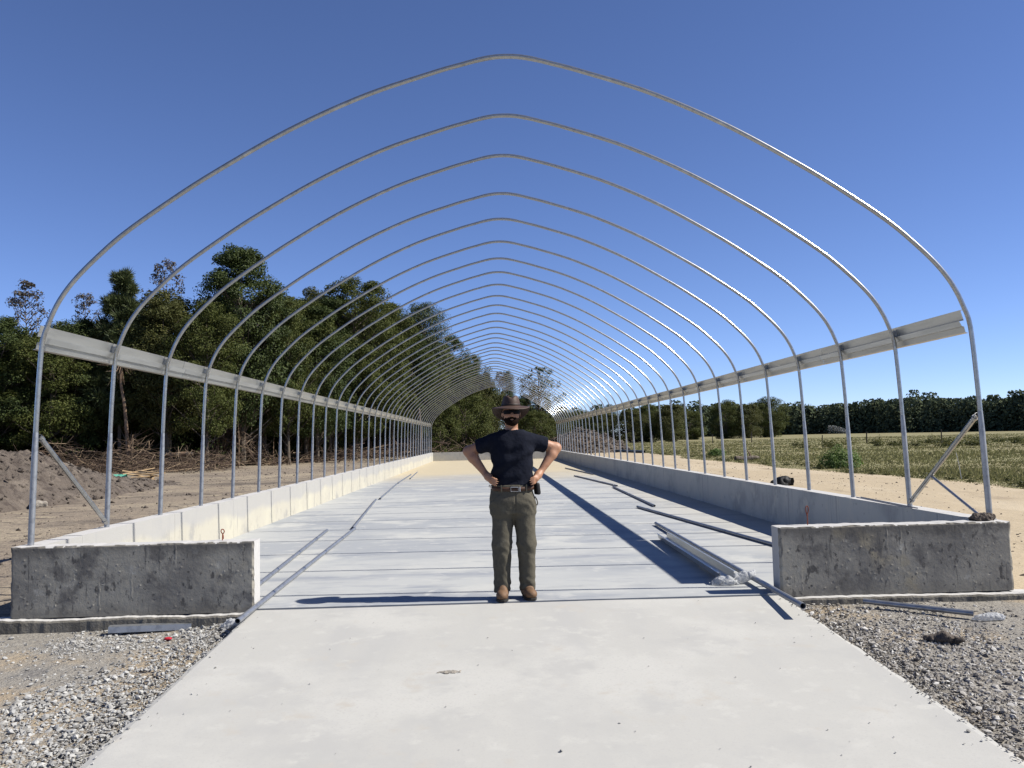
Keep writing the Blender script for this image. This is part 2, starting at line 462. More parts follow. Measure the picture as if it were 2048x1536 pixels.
M['film'] = mat('clear_plastic_film', (0.82, 0.84, 0.86), 0.45, layers=[(22, (0.55, 0.58, 0.62), 0.5, 0.62)], bump=[(45, 0.8, 0.02)], spec=0.4, trans=0.35)
_ft = M['film'].node_tree; _fo = _ft.nodes['Material Output']; _src = _fo.inputs[0].links[0].from_socket
_tp = _ft.nodes.new('ShaderNodeBsdfTransparent'); _mx = _ft.nodes.new('ShaderNodeMixShader'); _mx.inputs[0].default_value = 0.35
_ft.links.new(_src, _mx.inputs[1]); _ft.links.new(_tp.outputs[0], _mx.inputs[2]); _ft.links.new(_mx.outputs[0], _fo.inputs[0])
M['blackplastic'] = mat('black_plastic_sheet', (0.012, 0.013, 0.015), 0.6, bump=[(10, 0.5, 0.03)], spec=0.2)
M['greenpipe'] = mat('green_sewer_pipe', (0.12, 0.42, 0.30), 0.5, layers=[(6, (0.16, 0.46, 0.34), 0.5, 0.65)])
M['bluepipe'] = mat('blue_plastic_pipe', (0.035, 0.08, 0.13), 0.5)
M['board'] = mat('scrap_lumber', (0.50, 0.36, 0.20), 0.85, layers=[(5, (0.40, 0.27, 0.15), 0.48, 0.64, (1, 12, 12))])
M['white'] = mat('white_paint', (0.70, 0.70, 0.66), 0.7)
M['red'] = mat('red_plastic', (0.55, 0.03, 0.05), 0.5)
M['rubble'] = mat('pale_rubble', (0.33, 0.30, 0.255), 0.95, layers=[(6, (0.28, 0.25, 0.21), 0.5, 0.64)], bump=[(14, 0.8, 0.05)])
M['post'] = mat('weathered_fence_post', (0.06, 0.05, 0.045), 0.95)
M['water'] = mat('water_droplets', (0.75, 0.78, 0.80), 0.3, spec=0.6, trans=0.5)
M['skin'] = mat('skin', (0.44, 0.225, 0.13), 0.55, layers=[(20, (0.34, 0.16, 0.09), 0.5, 0.68), (60, (0.44, 0.235, 0.145), 0.55, 0.7)], spec=0.4)
M['beard'] = mat('dark_brown_beard', (0.012, 0.007, 0.005), 0.95, bump=[(140, 0.6, 0.006)], spec=0.05)
M['shirt'] = mat('navy_cotton', (0.0095, 0.0115, 0.020), 0.95, layers=[(25, (0.012, 0.0145, 0.025), 0.45, 0.65)], bump=[(5, 0.6, 0.04), (400, 0.15, 0.001)], spec=0.1)
M['trousers'] = mat('olive_canvas', (0.115, 0.105, 0.08), 0.95, layers=[(7, (0.14, 0.13, 0.10), 0.52, 0.68), (40, (0.095, 0.088, 0.068), 0.5, 0.68)], bump=[(7, 0.5, 0.03), (300, 0.2, 0.001)], spec=0.1)
M['belt'] = mat('brown_leather_belt', (0.075, 0.035, 0.018), 0.55, layers=[(30, (0.05, 0.024, 0.013), 0.5, 0.66)])
M['boot'] = mat('tan_leather_boots', (0.185, 0.105, 0.055), 0.7, layers=[(18, (0.12, 0.07, 0.04), 0.48, 0.62), (50, (0.22, 0.14, 0.08), 0.58, 0.7)], bump=[(40, 0.3, 0.006)])
M['sole'] = mat('dark_rubber', (0.022, 0.02, 0.018), 0.8)
M['hat'] = mat('oiled_brown_hat', (0.062, 0.036, 0.026), 0.6, layers=[(14, (0.085, 0.05, 0.037), 0.5, 0.68)], bump=[(20, 0.3, 0.01)])
M['hatband'] = mat('dark_hat_band', (0.028, 0.017, 0.013), 0.6)
M['lens'] = mat('dark_glass', (0.006, 0.006, 0.008), 0.5, spec=0.06)
M['black'] = mat('black_nylon', (0.008, 0.008, 0.009), 0.6)
M['steel'] = mat('bright_steel', (0.62, 0.62, 0.62), 0.3, 0.95)

# ---------------------------------------------------------------- the ground
YF = 7.80                      # outer face of the front walls
YE = 60.30                     # outer face of the far wall


def apron_z(y):
    return -0.053 * np.maximum(0, 7.78 - np.asarray(y, float))


def ground_z(x, y):
    x = np.asarray(x, float); y = np.asarray(y, float)
    z = np.full(np.broadcast(x, y).shape, -0.13)
    z = z + np.clip(apron_z(y), -0.5, 0) + np.where(y < 7.8, 0.03, 0)
    near = np.exp(-((np.abs(x) - 4.6).clip(0) / 12) ** 2)
    z = z + 0.022 * fbm(x * 1.4, y * 1.4, 0, 5) * near + 0.05 * fbm(x * 0.25, y * 0.25, 0, 9) * np.where((np.abs(x) < 5) & (y < 9), 0.3, 1)
    # wheel ruts in the yard on the left
    lf = np.clip((-x - 5.2) / 1.5, 0, 1)
    z = z + lf * 0.05 * vnoise(x * 0.35 + y * 0.10, y * 1.3, 0, 31) + lf * 0.055 * fbm(x * 1.9, y * 1.9, 0, 33, 3)
    z = z - 0.06 * np.clip((-x - 2.5) / 0.6, 0, 1) * np.clip(1 - np.abs(y - 7.6) / 0.7, 0, 1) * (x > -6)
    # long shallow rise of the field towards the far wood
    z = z + np.where(x > 13, np.clip((y - 60) / 400, 0, 1) * 0.15, 0)
    return z


def gz1(x, y):
    return float(ground_z(np.array([x]), np.array([y]))[0])


def geo(a, b, first, ratio):
    o = [a]; s = first
    while o[-1] < b:
        o.append(o[-1] + s); s *= ratio
    return o


SPLIT1, SPLIT2 = 4.47, 13.4
xl = [-v for v in geo(4.47, 2500, 0.13, 1.035)][::-1]
xm = list(np.linspace(-4.47, 4.47, 60))[1:-1]
xr1 = list(np.linspace(SPLIT1, SPLIT2, 70))
xr2 = geo(SPLIT2, 2800, 0.2, 1.07)[1:]
gx = np.array(xl + xm + xr1 + xr2)
gy = np.array([-v for v in geo(-2.0, 40, 0.5, 1.2)][::-1] + list(np.arange(-1.9, 12, 0.13)) + geo(12, 3500, 0.16, 1.025))
GX, GY = np.meshgrid(gx, gy, indexing='ij')
wob = 0.9 * vnoise(GY * 0.16, GY * 0 + 3.3, 0, 17) + 0.35 * vnoise(GY * 0.9, GY * 0 + 1.3, 0, 18)
GX2 = GX + wob * np.exp(-((GX - SPLIT2) / 2.0) ** 2) * (GX > 6)
GZ = ground_z(GX2, GY)
under = (np.abs(GX) < 4.35) & (GY > 7.95) & (GY < 60.15)
GZ = np.where(under, -0.6, GZ)
GZ = np.where((np.abs(GX) < 2.28) & (GY < 8.0), np.clip(apron_z(GY), -0.6, 0) - 0.3, GZ)
nxg, nyg = GX.shape
GV = np.stack([GX2, GY, GZ], -1).reshape(-1, 3)
gi = np.arange(nxg * nyg).reshape(nxg, nyg)
GF = np.stack([gi[:-1, :-1], gi[1:, :-1], gi[1:, 1:], gi[:-1, 1:]], -1)


def ground_piece(name, i0, i1, j0, j1, m):
    F = GF[i0:i1, j0:j1].reshape(-1, 4)
    u, inv = np.unique(F.ravel(), return_inverse=True)
    o = link(name, mesh_np(name, GV[u], inv.reshape(-1, 4)), m, smooth=True)
    return tag(o, kind='structure')


k1 = int(np.argmin(abs(gx - SPLIT1))); k2 = int(np.argmin(abs(gx - SPLIT2)))
kgl = int(np.argmin(abs(gx + 6.2))); kg = int(np.argmin(abs(gx - 6.4))); jf = int(np.argmin(abs(gy - 8.0)))
ground_piece('ground', 0, kgl, 0, nyg - 1, M['dirt'])
ground_piece('ground', kgl, k1, jf, nyg - 1, M['dirt'])
ground_piece('gravel_bed', kgl, kg, 0, jf, M['gravelbed'])
ground_piece('sand_track', k1, k2, jf, nyg - 1, M['sand'])
ground_piece('sand_track', kg, k2, 0, jf, M['sand'])
ground_piece('field', k2, nxg - 1, 0, nyg - 1, M['field'])

# concrete floor of the house, with its tongue between the two front walls
P = [(-2.395, 7.792), (2.395, 7.792), (2.395, 7.95), (4.42, 7.95), (4.42, 60.15), (-4.42, 60.15), (-4.42, 7.95), (-2.395, 7.95)]
tag(MB().add(*prism_vf(P, -0.25, 0.0)).build('concrete_floor', M['slab']), kind='structure')

# sloping apron in front of the opening; its edges are a little ragged
ay = np.concatenate([np.linspace(7.776, 7.70, 4), np.linspace(7.6, 2.2, 160), np.linspace(2.0, -3.0, 12)])
axx = np.concatenate([[-1], np.linspace(-0.985, 0.985, 90), [1]])
AX, AY = np.meshgrid(axx, ay, indexing='ij')
hw = 2.40 - 0.0 * AY
AXw = AX * hw + np.sign(AX) * (abs(AX) > 0.99) * (0.016 * vnoise(AY * 0.7, AY * 0, 0, 50) + 0.014 * fbm(AY * 6, AY * 0, 0, 51))
AYw = AY + (AY > 7.77) * (0.010 * fbm(AX * 20, AX * 0 + 2, 0, 52) - 0.006)
AZ = apron_z(AYw) - 0.002 + 0.004 * fbm(AX * 3, AY * 0.8, 0, 53) - 0.003
edge = (abs(AX) > 0.99) | (AY > 7.77)
AZ = AZ - edge * 0.008
AVt = np.stack([AXw, AYw, AZ], -1)
na, nb = AX.shape
ai = np.arange(na * nb).reshape(na, nb)
AF = np.stack([ai[:-1, :-1], ai[:-1, 1:], ai[1:, 1:], ai[1:, :-1]], -1).reshape(-1, 4)
rim = np.concatenate([ai[:, 0], ai[-1, 1:], ai[::-1, -1][1:], ai[0, ::-1][1:-1]])
AVf = AVt.reshape(-1, 3)
low = AVf[rim] - np.array([0, 0, 0.28])
n0 = len(AVf); nr = len(rim)
RF = np.array([(rim[i], rim[(i + 1) % nr], n0 + (i + 1) % nr, n0 + i) for i in range(nr)])
tag(link('concrete_apron', mesh_np('concrete_apron', np.concatenate([AVf, low]), np.concatenate([AF, RF])), M['apron']), kind='structure')


# ---------------------------------------------------------------- concrete walls
def rough_block(x0, x1, y0, y1, z0, z1, seed, parent):
    """front wall: cast with a rough, bulging outer face full of small burrs"""
    rg = rngof(seed)
    nx, nz = int((x1 - x0) / 0.0085), int((z1 - z0) / 0.0085)
    xs = np.linspace(x0, x1, nx); zs = np.linspace(z0, z1, nz)
    XX, ZZ = np.meshgrid(xs, zs, indexing='ij')
    YY = np.full_like(XX, y0)
    d = 0.0014 * fbm(XX * 3, ZZ * 3, 0, seed) + 0.0007 * fbm(XX * 22, ZZ * 22, 0, seed + 3, 3)
    for _ in range(75):
        cx, cz = rg.uniform(x0 + .03, x1 - .03), rg.uniform(z0 + .03, z1 - .03)
        s = rg.uniform(0.004, 0.009); a = rg.uniform(0.001, 0.004) * (1 if rg.uniform() < 0.75 else -1)
        d = d - a * np.exp(-((XX - cx) ** 2 / (s * rg.uniform(0.7, 1.4)) ** 2 + (ZZ - cz) ** 2 / s ** 2))
    for _ in range(3):      # vertical form marks
        cx = rg.uniform(x0 + .1, x1 - .1); zc = rg.uniform(z0, z1); hh = rg.uniform(0.05, 0.16)
        d = d - 0.0022 * np.exp(-((XX - cx - 0.004 * np.sin(ZZ * 40)) / 0.005) ** 2) * (0.3 + 0.7 * np.clip(vnoise(XX * 10, ZZ * 40, 0, seed + 2) + 0.5, 0, 1)) * np.exp(-((ZZ - zc) / hh) ** 2)
    YY = YY + d
    # worn top and side arrises
    e = np.minimum(np.minimum(XX - x0, x1 - XX), z1 - ZZ)
    YY = YY + np.clip(0.018 - e, 0, 1) * (0.7 + 0.6 * vnoise(XX * 30, ZZ * 30, 0, seed + 7))
    ZZ = ZZ + (ZZ > z1 - 1e-6) * (0.007 * fbm(XX * 9, XX * 0, 0, seed + 9) - 0.003)
    A = np.stack([XX, YY, ZZ], -1)
    i = np.arange(nx * nz).reshape(nx, nz)
    F = np.stack([i[:-1, :-1], i[1:, :-1], i[1:, 1:], i[:-1, 1:]], -1).reshape(-1, 4)
    rim = np.concatenate([i[:, 0], i[-1, 1:], i[::-1, -1][1:], i[0, ::-1][1:-1]])
    Vf = A.reshape(-1, 3)
    back = Vf[rim].copy(); back[:, 1] = y1
    n0 = len(Vf); n = len(rim)
    Q = np.array([(rim[(k + 1) % n], rim[k], n0 + k, n0 + (k + 1) % n) for k in range(n)])
    me = mesh_np('wall_body', np.concatenate([Vf, back]), [np.concatenate([F, Q]), np.arange(n0, n0 + n)[None, ::-1]])
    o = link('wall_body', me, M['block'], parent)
    me.materials.append(M['walltop'])
    idx = np.zeros(len(me.polygons), dtype=np.int32)
    nrm = np.zeros(len(me.polygons) * 3); me.polygons.foreach_get('normal', nrm); nrm = nrm.reshape(-1, 3)
    idx[(nrm[:, 2] > 0.75)] = 1
    idx[(np.abs(nrm[:, 0]) > 0.8)] = 1
    me.polygons.foreach_set('material_index', idx)
    return o


def footing(x0, x1, parent, seed):
    xs = np.linspace(x0, x1, 130)
    yf = YF - 0.080 + 0.014 * vnoise(xs * 1.3, xs * 0, 0, seed) + 0.006 * fbm(xs * 14, xs * 0, 0, seed + 5)
    zt = -0.035 + 0.010 * vnoise(xs * 1.7, xs * 0 + 4, 0, seed + 1) + 0.006 * fbm(xs * 17, xs * 0 + 4, 0, seed + 6)
    rows = [np.stack([xs, np.full_like(xs, YF + 0.1), zt], -1), np.stack([xs, np.full_like(xs, YF + 0.004), zt], -1), np.stack([xs, yf + 0.012, zt - 0.004], -1), np.stack([xs, yf, zt - 0.02], -1),
            np.stack([xs, yf - 0.01, np.full_like(xs, -0.35)], -1)]
    V = np.concatenate(rows); n = len(xs)
    F = np.array([(r * n + k, (r + 1) * n + k, (r + 1) * n + k + 1, r * n + k + 1) for r in range(4) for k in range(n - 1)])
    caps = [np.array([[r * n for r in range(5)]]), np.array([[r * n + n - 1 for r in range(4, -1, -1)]])]
    me = mesh_np('footing', V, [F] + caps); me.materials.append(M['footing']); me.materials.append(M['walltop'])
    idx = np.zeros(len(me.polygons), dtype=np.int32); idx[:2 * (n - 1)] = 1  # ledge rows coloured pale as sunlit; front rows keep the painted shade
    me.polygons.foreach_set('material_index', idx)
    return link('footing', me, None, parent)


wl = tag(empty('front_wall', (0, 0, 0)), 'low rough concrete front wall left of the man, dark and brown stained', 'wall', 'two short front walls')
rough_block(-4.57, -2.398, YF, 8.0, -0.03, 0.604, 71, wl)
footing(-4.70, -2.43, wl, 73)
wr = tag(empty('front_wall', (0, 0, 0)), 'low rough concrete front wall right of the man, grey with dark pock marks', 'wall', 'two short front walls')
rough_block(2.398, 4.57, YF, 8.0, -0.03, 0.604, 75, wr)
footing(2.43, 4.72, wr, 77)


def long_wall(sgn, label, face):
    t = tag(empty('side_wall', (0, 0, 0)), label, 'wall', 'long side walls')
    ys = [8.003, 8.72] + list(np.arange(11.22, 60.0, 2.5)) + [YE]
    if YE - ys[-2] < 0.6: ys.pop(-2)
    rg = rngof(81 + sgn)
    for a, b in zip(ys[:-1], ys[1:]):
        x0, x1 = (4.37, 4.57) if sgn > 0 else (-4.57, -4.37)
        dx = rg.uniform(-0.002, 0.002); dz = rg.uniform(-0.004, 0.004)
        V, F = box_vf(x0 + dx, x1 + dx, a, b, -0.35, 0.604 + dz, 0.007)
        o = MB().add(V, F).build('wall_panel', face, t)
        me = o.data
        me.materials.append(M['walltop'])
        for p in me.polygons:
            if p.normal.z > 0.9: p.material_index = 1
    return t


long_wall(-1, 'long low concrete side wall under the left row of posts, sunlit cream face', M['wall_cream'])
long_wall(1, 'long low concrete side wall under the right row of posts, shaded grey face', M['wall'])
t = tag(empty('end_wall', (0, 0, 0)), 'low grey concrete wall closing the far end behind the man', 'wall')
for a, b in zip([-4.366, -2.0, 0.4, 2.8], [-2.0, 0.4, 2.8, 4.366]):
    V, F = box_vf(a, b, 60.1, 60.29, -0.3, 0.602, 0.006)
    o = MB().add(V, F).build('wall_panel', M['wall'], t)
    o.data.materials.append(M['walltop'])
    for p in o.data.polygons:
        if p.normal.z > 0.9: p.material_index = 1

# ---------------------------------------------------------------- hoops
HALF = [(4.482, 0.0), (4.452, 0.96), (4.432, 1.42), (4.41, 1.78), (4.388, 1.93), (4.362, 2.005), (4.297, 2.168), (4.212, 2.32), (4.09, 2.478), (3.90, 2.672),
        (3.66, 2.885), (3.30, 3.145), (2.82, 3.458), (2.10, 3.868), (1.385, 4.192), (0.71, 4.417), (0.44, 4.493), (0.33, 4.523), (0.22, 4.549), (0.11, 4.566), (0.0, 4.571)]


def smooth_poly(P, step):
    P = np.asarray(P, float)
    # Catmull-Rom through the points, then even spacing
    Q = np.concatenate([[2 * P[0] - P[1]], P, [2 * P[-1] - P[-2]]])
    out = []
    for i in range(1, len(Q) - 2):
        for tt in np.linspace(0, 1, 12, endpoint=False):
            p0, p1, p2, p3 = Q[i - 1:i + 3]
            out.append(0.5 * (2 * p1 + (p2 - p0) * tt + (2 * p0 - 5 * p1 + 4 * p2 - p3) * tt ** 2 + (3 * p1 - p0 - 3 * p2 + p3) * tt ** 3))
    out.append(P[-1]); out = np.array(out)
    s = np.concatenate([[0], np.cumsum(np.linalg.norm(np.diff(out, axis=0), axis=1))])
    n = max(2, int(s[-1] / step)); e = np.linspace(0, s[-1], n + 1)
    return np.stack([np.interp(e, s, out[:, k]) for k in range(out.shape[1])], -1)


full = HALF + [(-x, z) for x, z in HALF[:-1][::-1]]
hp = smooth_poly(full, 0.045)
hp3 = np.stack([hp[:, 0], np.zeros(len(hp)), hp[:, 1]], -1)
iz = np.argmax(hp[:, 1]); xx = hp[:, 0]; zz = hp[:, 1]


def seg(mask):
    return hp3[mask]


H0 = empty('hoop_proto')
parts = []
for sg in (1, -1):
    side = xx * sg > 0
    lowm = side & (zz < 1.06); mid = side & (zz > 0.94) & (np.abs(xx) > 0.20)
    V, F = tube_vf(seg(lowm), np.interp(seg(lowm)[:, 2], [0.82, 1.04], [0.0275, 0.0222]), 14, cap=False); parts.append(('post', MB().add(V, F).mesh('post'), M['galv_dull']))
    V, F = tube_vf(seg(mid), 0.0220, 14, cap=False); parts.append(('bow', MB().add(V, F).mesh('bow'), M['galv']))
rs = seg((np.abs(xx) < 0.31) & (zz > 3)); V, F = tube_vf(rs, np.interp(np.abs(rs[:, 0]), [0.30, 0.303], [0.0236, 0.0222]), 14, cap=False); parts.append(('ridge_section', MB().add(V, F).mesh('ridge_section'), M['galv']))
COL.objects.unlink(H0); bpy.data.objects.remove(H0)
ORD = ['first', 'second', 'third', 'fourth', 'fifth', 'sixth', 'seventh', 'eighth', 'ninth', 'tenth', 'eleventh', 'twelfth', 'thirteenth', 'fourteenth', 'fifteenth', 'sixteenth', 'seventeenth', 'eighteenth', 'nineteenth',
       'twentieth', 'twenty-first', 'twenty-second', 'twenty-third', 'twenty-fourth', 'twenty-fifth', 'twenty-sixth', 'twenty-seventh', 'twenty-eighth', 'twenty-ninth', 'thirtieth', 'thirty-first', 'thirty-second', 'thirty-third', 'thirty-fourth', 'thirty-fifth']
DZ = [0.0, 0.012, 0.055, -0.008, 0.0, -0.018, -0.015, 0.012, 0.01, -0.006, -0.01, -0.012]
hr = rngof(5)
for k in range(35):
    dz = DZ[k] if k < len(DZ) else float(hr.uniform(-0.03, 0.02))
    t = empty('hoop', (0, 7.972 + 1.524 * k + (0 if k == 0 else float(hr.uniform(-0.02, 0.02))), 0.600), float(hr.uniform(-0.0012, 0.0012)))
    t.scale = (1, 1, 1 + dz / 4.6)
    if k == 0: lab = 'nearest and largest galvanized steel hoop, arching over the front opening'
    elif k == 34: lab = 'farthest galvanized steel hoop, last before the end wall'
    else: lab = 'galvanized steel hoop, %s from the front opening' % ORD[k]
    tag(t, lab, 'hoop', 'row of steel hoops')
    for nm, me, mt in parts:
        link(nm, me, mt, t, smooth=(k == 0))

# diagonal braces on the first bay


def pipe_thing(name, a, b, r, m, label, cat, group=None, hollow=0.004, collar=None, sides=12):
    t = tag(empty(name, a), label, cat, group)
    d = np.array(b, float) - np.array(a, float)
    V, F = tube_vf(np.array([d * s for s in np.linspace(0, 1, 6)]), r, sides, hollow=hollow)
    MB().add(V, F).build('tube', m, t, smooth=True)
    if collar:
        for s in collar:
            V, F = tube_vf(np.array([d * (s - 0.008), d * (s + 0.008)]), r + 0.006, sides)
            MB().add(V, F).build('clamp', m, t)
    return t


pipe_thing('diagonal_brace', (-4.44, 8.01, 1.60), (-4.455, 9.44, 0.66), 0.024, M['galv'], 'diagonal steel brace between the first two hoops on the left wall', 'brace', 'corner braces', collar=(0.03, 0.97))
pipe_thing('diagonal_brace', (4.44, 8.01, 1.60), (4.455, 9.44, 0.66), 0.024, M['galv'], 'diagonal steel brace between the first two hoops on the right wall', 'brace', 'corner braces', collar=(0.03, 0.97))
pipe_thing('brace_strut', (4.45, 8.95, 0.975), (4.455, 8.09, 0.63), 0.014, M['galv'], 'thin short strut propping the right diagonal brace from the wall top', 'brace', collar=(0.02,))

# ---------------------------------------------------------------- side rails
RP = [(0.055, 0.240), (0.006, 0.233), (0.036, 0.130), (-0.010, 0.123), (0.014, 0.074), (0.036, 0.069), (0.048, 0.012), (0.074, 0.005)]


def ribbon(P, L, th):
    """sheet profile P (u,v) of thickness th, drawn out along +y for L"""
    P = np.asarray(P, float)
    T = np.gradient(P, axis=0); T /= np.linalg.norm(T, axis=1)[:, None]
    Nn = np.stack([-T[:, 1], T[:, 0]], -1)
    loop = np.concatenate([P + Nn * th / 2, (P - Nn * th / 2)[::-1]])
    n = len(loop)
    V = np.concatenate([np.stack([loop[:, 0], np.full(n, y), loop[:, 1]], -1) for y in (0.0, L)])
    Q = np.array([(i, (i + 1) % n, n + (i + 1) % n, n + i) for i in range(n)])
    m = len(P)
    caps = np.array([(i, n - 1 - i, n - 2 - i, i + 1) for i in range(m - 1)])
    return V, np.concatenate([Q[:, ::-1], caps, caps[:, ::-1] + n])


def rail(sgn, y0, label):
    t = tag(empty('side_rail', (sgn * 4.428, y0, 2.408)), label, 'rail', 'side rails')
    me = None
    yy = y0; first = 11.75 - y0; k = 0
    while yy < 59.9:
        L = first if k == 0 else 3.66
        L = min(L, 59.95 - yy)
        V, F = ribbon(RP, L - 0.012, 0.004)
        V[:, 0] *= sgn
        if sgn < 0: F = F[:, ::-1]
        o = MB().add(V, F).build('rail_section', M['rail'], t)
        o.location = (0, yy - y0, 0.002 * ((k * 7) % 3 - 1))
        if k < 9:      # splice plate at each joint
            V, F = box_vf(*(sorted((sgn * 0.040, sgn * 0.046))), L - 0.09, L + 0.09, 0.10, 0.215)
            MB().add(V, F).build('splice_plate', M['rail'], o)
        yy += L; k += 1
    for k in range(14):      # small bracket behind each of the nearer hoops
        yb_ = 7.972 + 1.524 * k
        if yb_ < y0 + 0.1: continue
        V, F = box_vf(*(sorted((sgn * -0.022, sgn * 0.030))), yb_ - y0 + 0.03, yb_ - y0 + 0.065, 0.128, 0.200)
        MB().add(V, F).build('bracket', M['galv_dull'], t)
    return t


rail(-1, 8.0, 'long aluminium side rail running along the left hoops at shoulder height')
rail(1, 8.19, 'long aluminium side rail running along the right hoops at shoulder height')

# ---------------------------------------------------------------- pipes and channels lying about
PL = 'steel pipes lying on the floor'
r = 0.024


def floor_pipe(a, b, label, za=0.026, zb=0.026, m='pipe', rad=r):
    return pipe_thing('steel_pipe', (a[0], a[1], za), (b[0], b[1], zb), rad, M[m], label, 'pipe', PL)


floor_pipe((-2.345, 7.12), (-2.558, 14.45), 'long grey pipe on the floor poking out past the end of the left front wall', za=0.030)
floor_pipe((-2.62, 8.05), (-2.985, 14.25), 'grey pipe on the floor just behind the left front wall, inside the protruding one')
floor_pipe((-2.60, 14.5), (-3.15, 21.45), 'grey pipe on the left of the floor, second in the line leading away')
floor_pipe((-3.09, 21.75), (-3.48, 29.2), 'grey pipe on the left of the floor, third in the line leading away')
floor_pipe((-3.49, 29.5), (-3.72, 36.7), 'far grey pipe close to the sunlit left wall, outer of the last two')
floor_pipe((-3.38, 32.8), (-3.68, 39.4), 'far grey pipe near the sunlit left wall, inner of the last two')
floor_pipe((3.23, 39.9), (3.70, 32.8), 'farthest dark pipe on the floor by the shaded right wall')
floor_pipe((2.87, 31.9), (3.42, 24.8), 'dark pipe on the right of the floor, second from the far end')
floor_pipe((3.24, 24.35), (3.10, 17.45), 'dark pipe on the right of the floor, third from the far end')
floor_pipe((2.727, 17.35), (3.50, 10.1), 'dark pipe running behind the right front wall')
pipe_thing('steel_pipe', (2.28, 6.93, 0.060), (2.440, 13.93, 0.034), 0.026, M['pipe'], 'dark pipe with open end jutting past the corner of the right front wall', 'pipe', PL)
# channel lying hollow side up by the right front wall
V, F = ribbon([(-0.085, 0.085), (-0.07, 0.088), (-0.058, 0.012), (-0.02, 0.006), (0.02, 0.006), (0.058, 0.012), (0.070, 0.088), (0.088, 0.085)], 3.66, 0.004)
o = MB().add(V, F).build('aluminium_channel', M['rail'])
o.location = (2.06, 8.34, 0.035); o.rotation_euler = (R_(-0.3), R_(-6), R_(-1.6))
tag(o, 'wide open aluminium channel lying on the floor beside the right front wall', 'channel')
V, F = ribbon([(-0.05, 0.05), (-0.045, 0.0), (0.045, 0.0), (0.05, 0.05)], 0.68, 0.004)
o = MB().add(V, F).build('aluminium_channel', M['galv_dull'])
o.location = (-3.60, 7.60, gz1(-3.5, 7.6) + 0.03); o.rotation_euler = (R_(2), R_(180), R_(-76))
o.location.z += 0.05
tag(o, 'short grey channel offcut on the gravel against the left footing', 'channel')
pipe_thing('steel_pipe', (3.07, 7.60, gz1(3.07, 7.6) + 0.055), (3.79, 7.12, gz1(3.79, 7.12) + 0.05), 0.024, M['pipe'], 'short dark pipe lying on the gravel below the right front wall', 'pipe')
V, F = ribbon([(-0.03, 0.012), (-0.03, 0), (0.03, 0), (0.03, 0.012)], 1.75, 0.003)
o = MB().add(V, F).build('aluminium_strip', M['pipe'])
o.location = (4.385, 9.2, 0.606); o.rotation_euler = (0, 0, R_(-4.5))
tag(o, 'dark metal strip lying on top of the right side wall', 'strip')

# rusty lifting loops standing in the front walls
for x, h, tl, lb in ((-2.72, 0.10, 0.03, 'rusty wire loop standing up from the left front wall'), (2.72, 0.175, -0.02, 'tall rusty wire loop standing up from the right front wall')):
    pts = [(0, 0, -0.05), (0.0, 0, h * 0.45), (0.006, 0.004, h * 0.6), (0.015, 0.004, h * 0.78), (0.010, 0, h * 0.95), (0, 0, h), (-0.010, -0.004, h * 0.95), (-0.012, -0.004, h * 0.78), (-0.004, 0.004, h * 0.6), (0.003, 0.01, h * 0.42), (0.004, 0.01, h * 0.1)]
    V, F = tube_vf(smooth_poly(pts, 0.008), 0.0048, 6)
    o = MB().add(V, F).build('rebar_loop', M['rust'])
    o.location = (x, 7.93, 0.604)
    tag(o, lb, 'rebar', 'rusty rebar loops')


def crumple(name, c, rad, m, seed, amp=0.35, h=0.012, sc=9.0, rot=0.0):
    def fn(X, Y, Z):
        n = fbm(X * sc, Y * sc, Z * sc, seed, 3)
        rid = np.abs(vnoise(X * sc * 1.7, Y * sc * 1.7, Z * sc * 1.7, seed + 9))
        return ell(X, Y, Z, (0, 0, rad[2] * 0.6), rad) + min(rad) * amp * (n - 0.6 * rid)
    e = [v * 1.5 for v in rad]
    V, F = surf_net(fn, (-e[0], -e[1], -rad[2]), (e[0], e[1], rad[2] * 2.4), h)
    V[:, 2] = np.maximum(V[:, 2], -0.004)
    o = link(name, mesh_np(name, V, F), m)
    o.location = c; o.rotation_euler = (0, 0, rot)
    return o


t = crumple('plastic_wrap', (2.02, 8.33, 0.005), (0.10, 0.06, 0.04), M['film'], 201, 0.75, 0.006, 15)
tag(t, 'crumpled clear plastic bunched on the front end of the open channel', 'plastic wrap')
t = crumple('plastic_wrap', (2.25, 8.36, 0.035), (0.13, 0.035, 0.055), M['film'], 205, 0.65, 0.006, 13, 0.3)
t.rotation_euler = (0, R_(-22), 0.25)
tag(t, 'torn sheet of clear plastic against the inner corner of the right front wall', 'plastic wrap')
t = crumple('plastic_wrap', (3.89, 7.08, gz1(3.89, 7.08) + 0.01), (0.10, 0.033, 0.030), M['film'], 211, 0.6, 0.005, 20, -0.1)
tag(t, 'white plastic wrap on the end of the short pipe on the gravel', 'plastic wrap')
t = crumple('plastic_wrap', (-2.52, 7.50, gz1(-2.52, 7.5) + 0.02), (0.07, 0.05, 0.045), M['film'], 221, 0.7, 0.005, 18)
tag(t, 'white crumpled plastic on the gravel beside the protruding pipe end', 'plastic wrap')
t = crumple('rag', (4.37, 7.93, 0.600), (0.115, 0.05, 0.045), M['clod'], 231, 0.6, 0.008, 20)
tag(t, 'dark lumpy rag on top of the right front wall by the hoop', 'rag')
t = crumple('red_scrap', (-2.97, 7.28, gz1(-2.97, 7.28) + 0.012), (0.03, 0.02, 0.012), M['red'], 241, 0.4, 0.005, 30)
tag(t, 'small scrap of bright red plastic on the left gravel', 'scrap')
t = crumple('mud_clod', (3.20, 6.50, gz1(3.2, 6.5) + 0.0), (0.13, 0.06, 0.045), M['clod'], 251, 0.5, 0.009, 14, -0.5)
tag(t, 'dark brown clod of mud on the right gravel', 'clod')
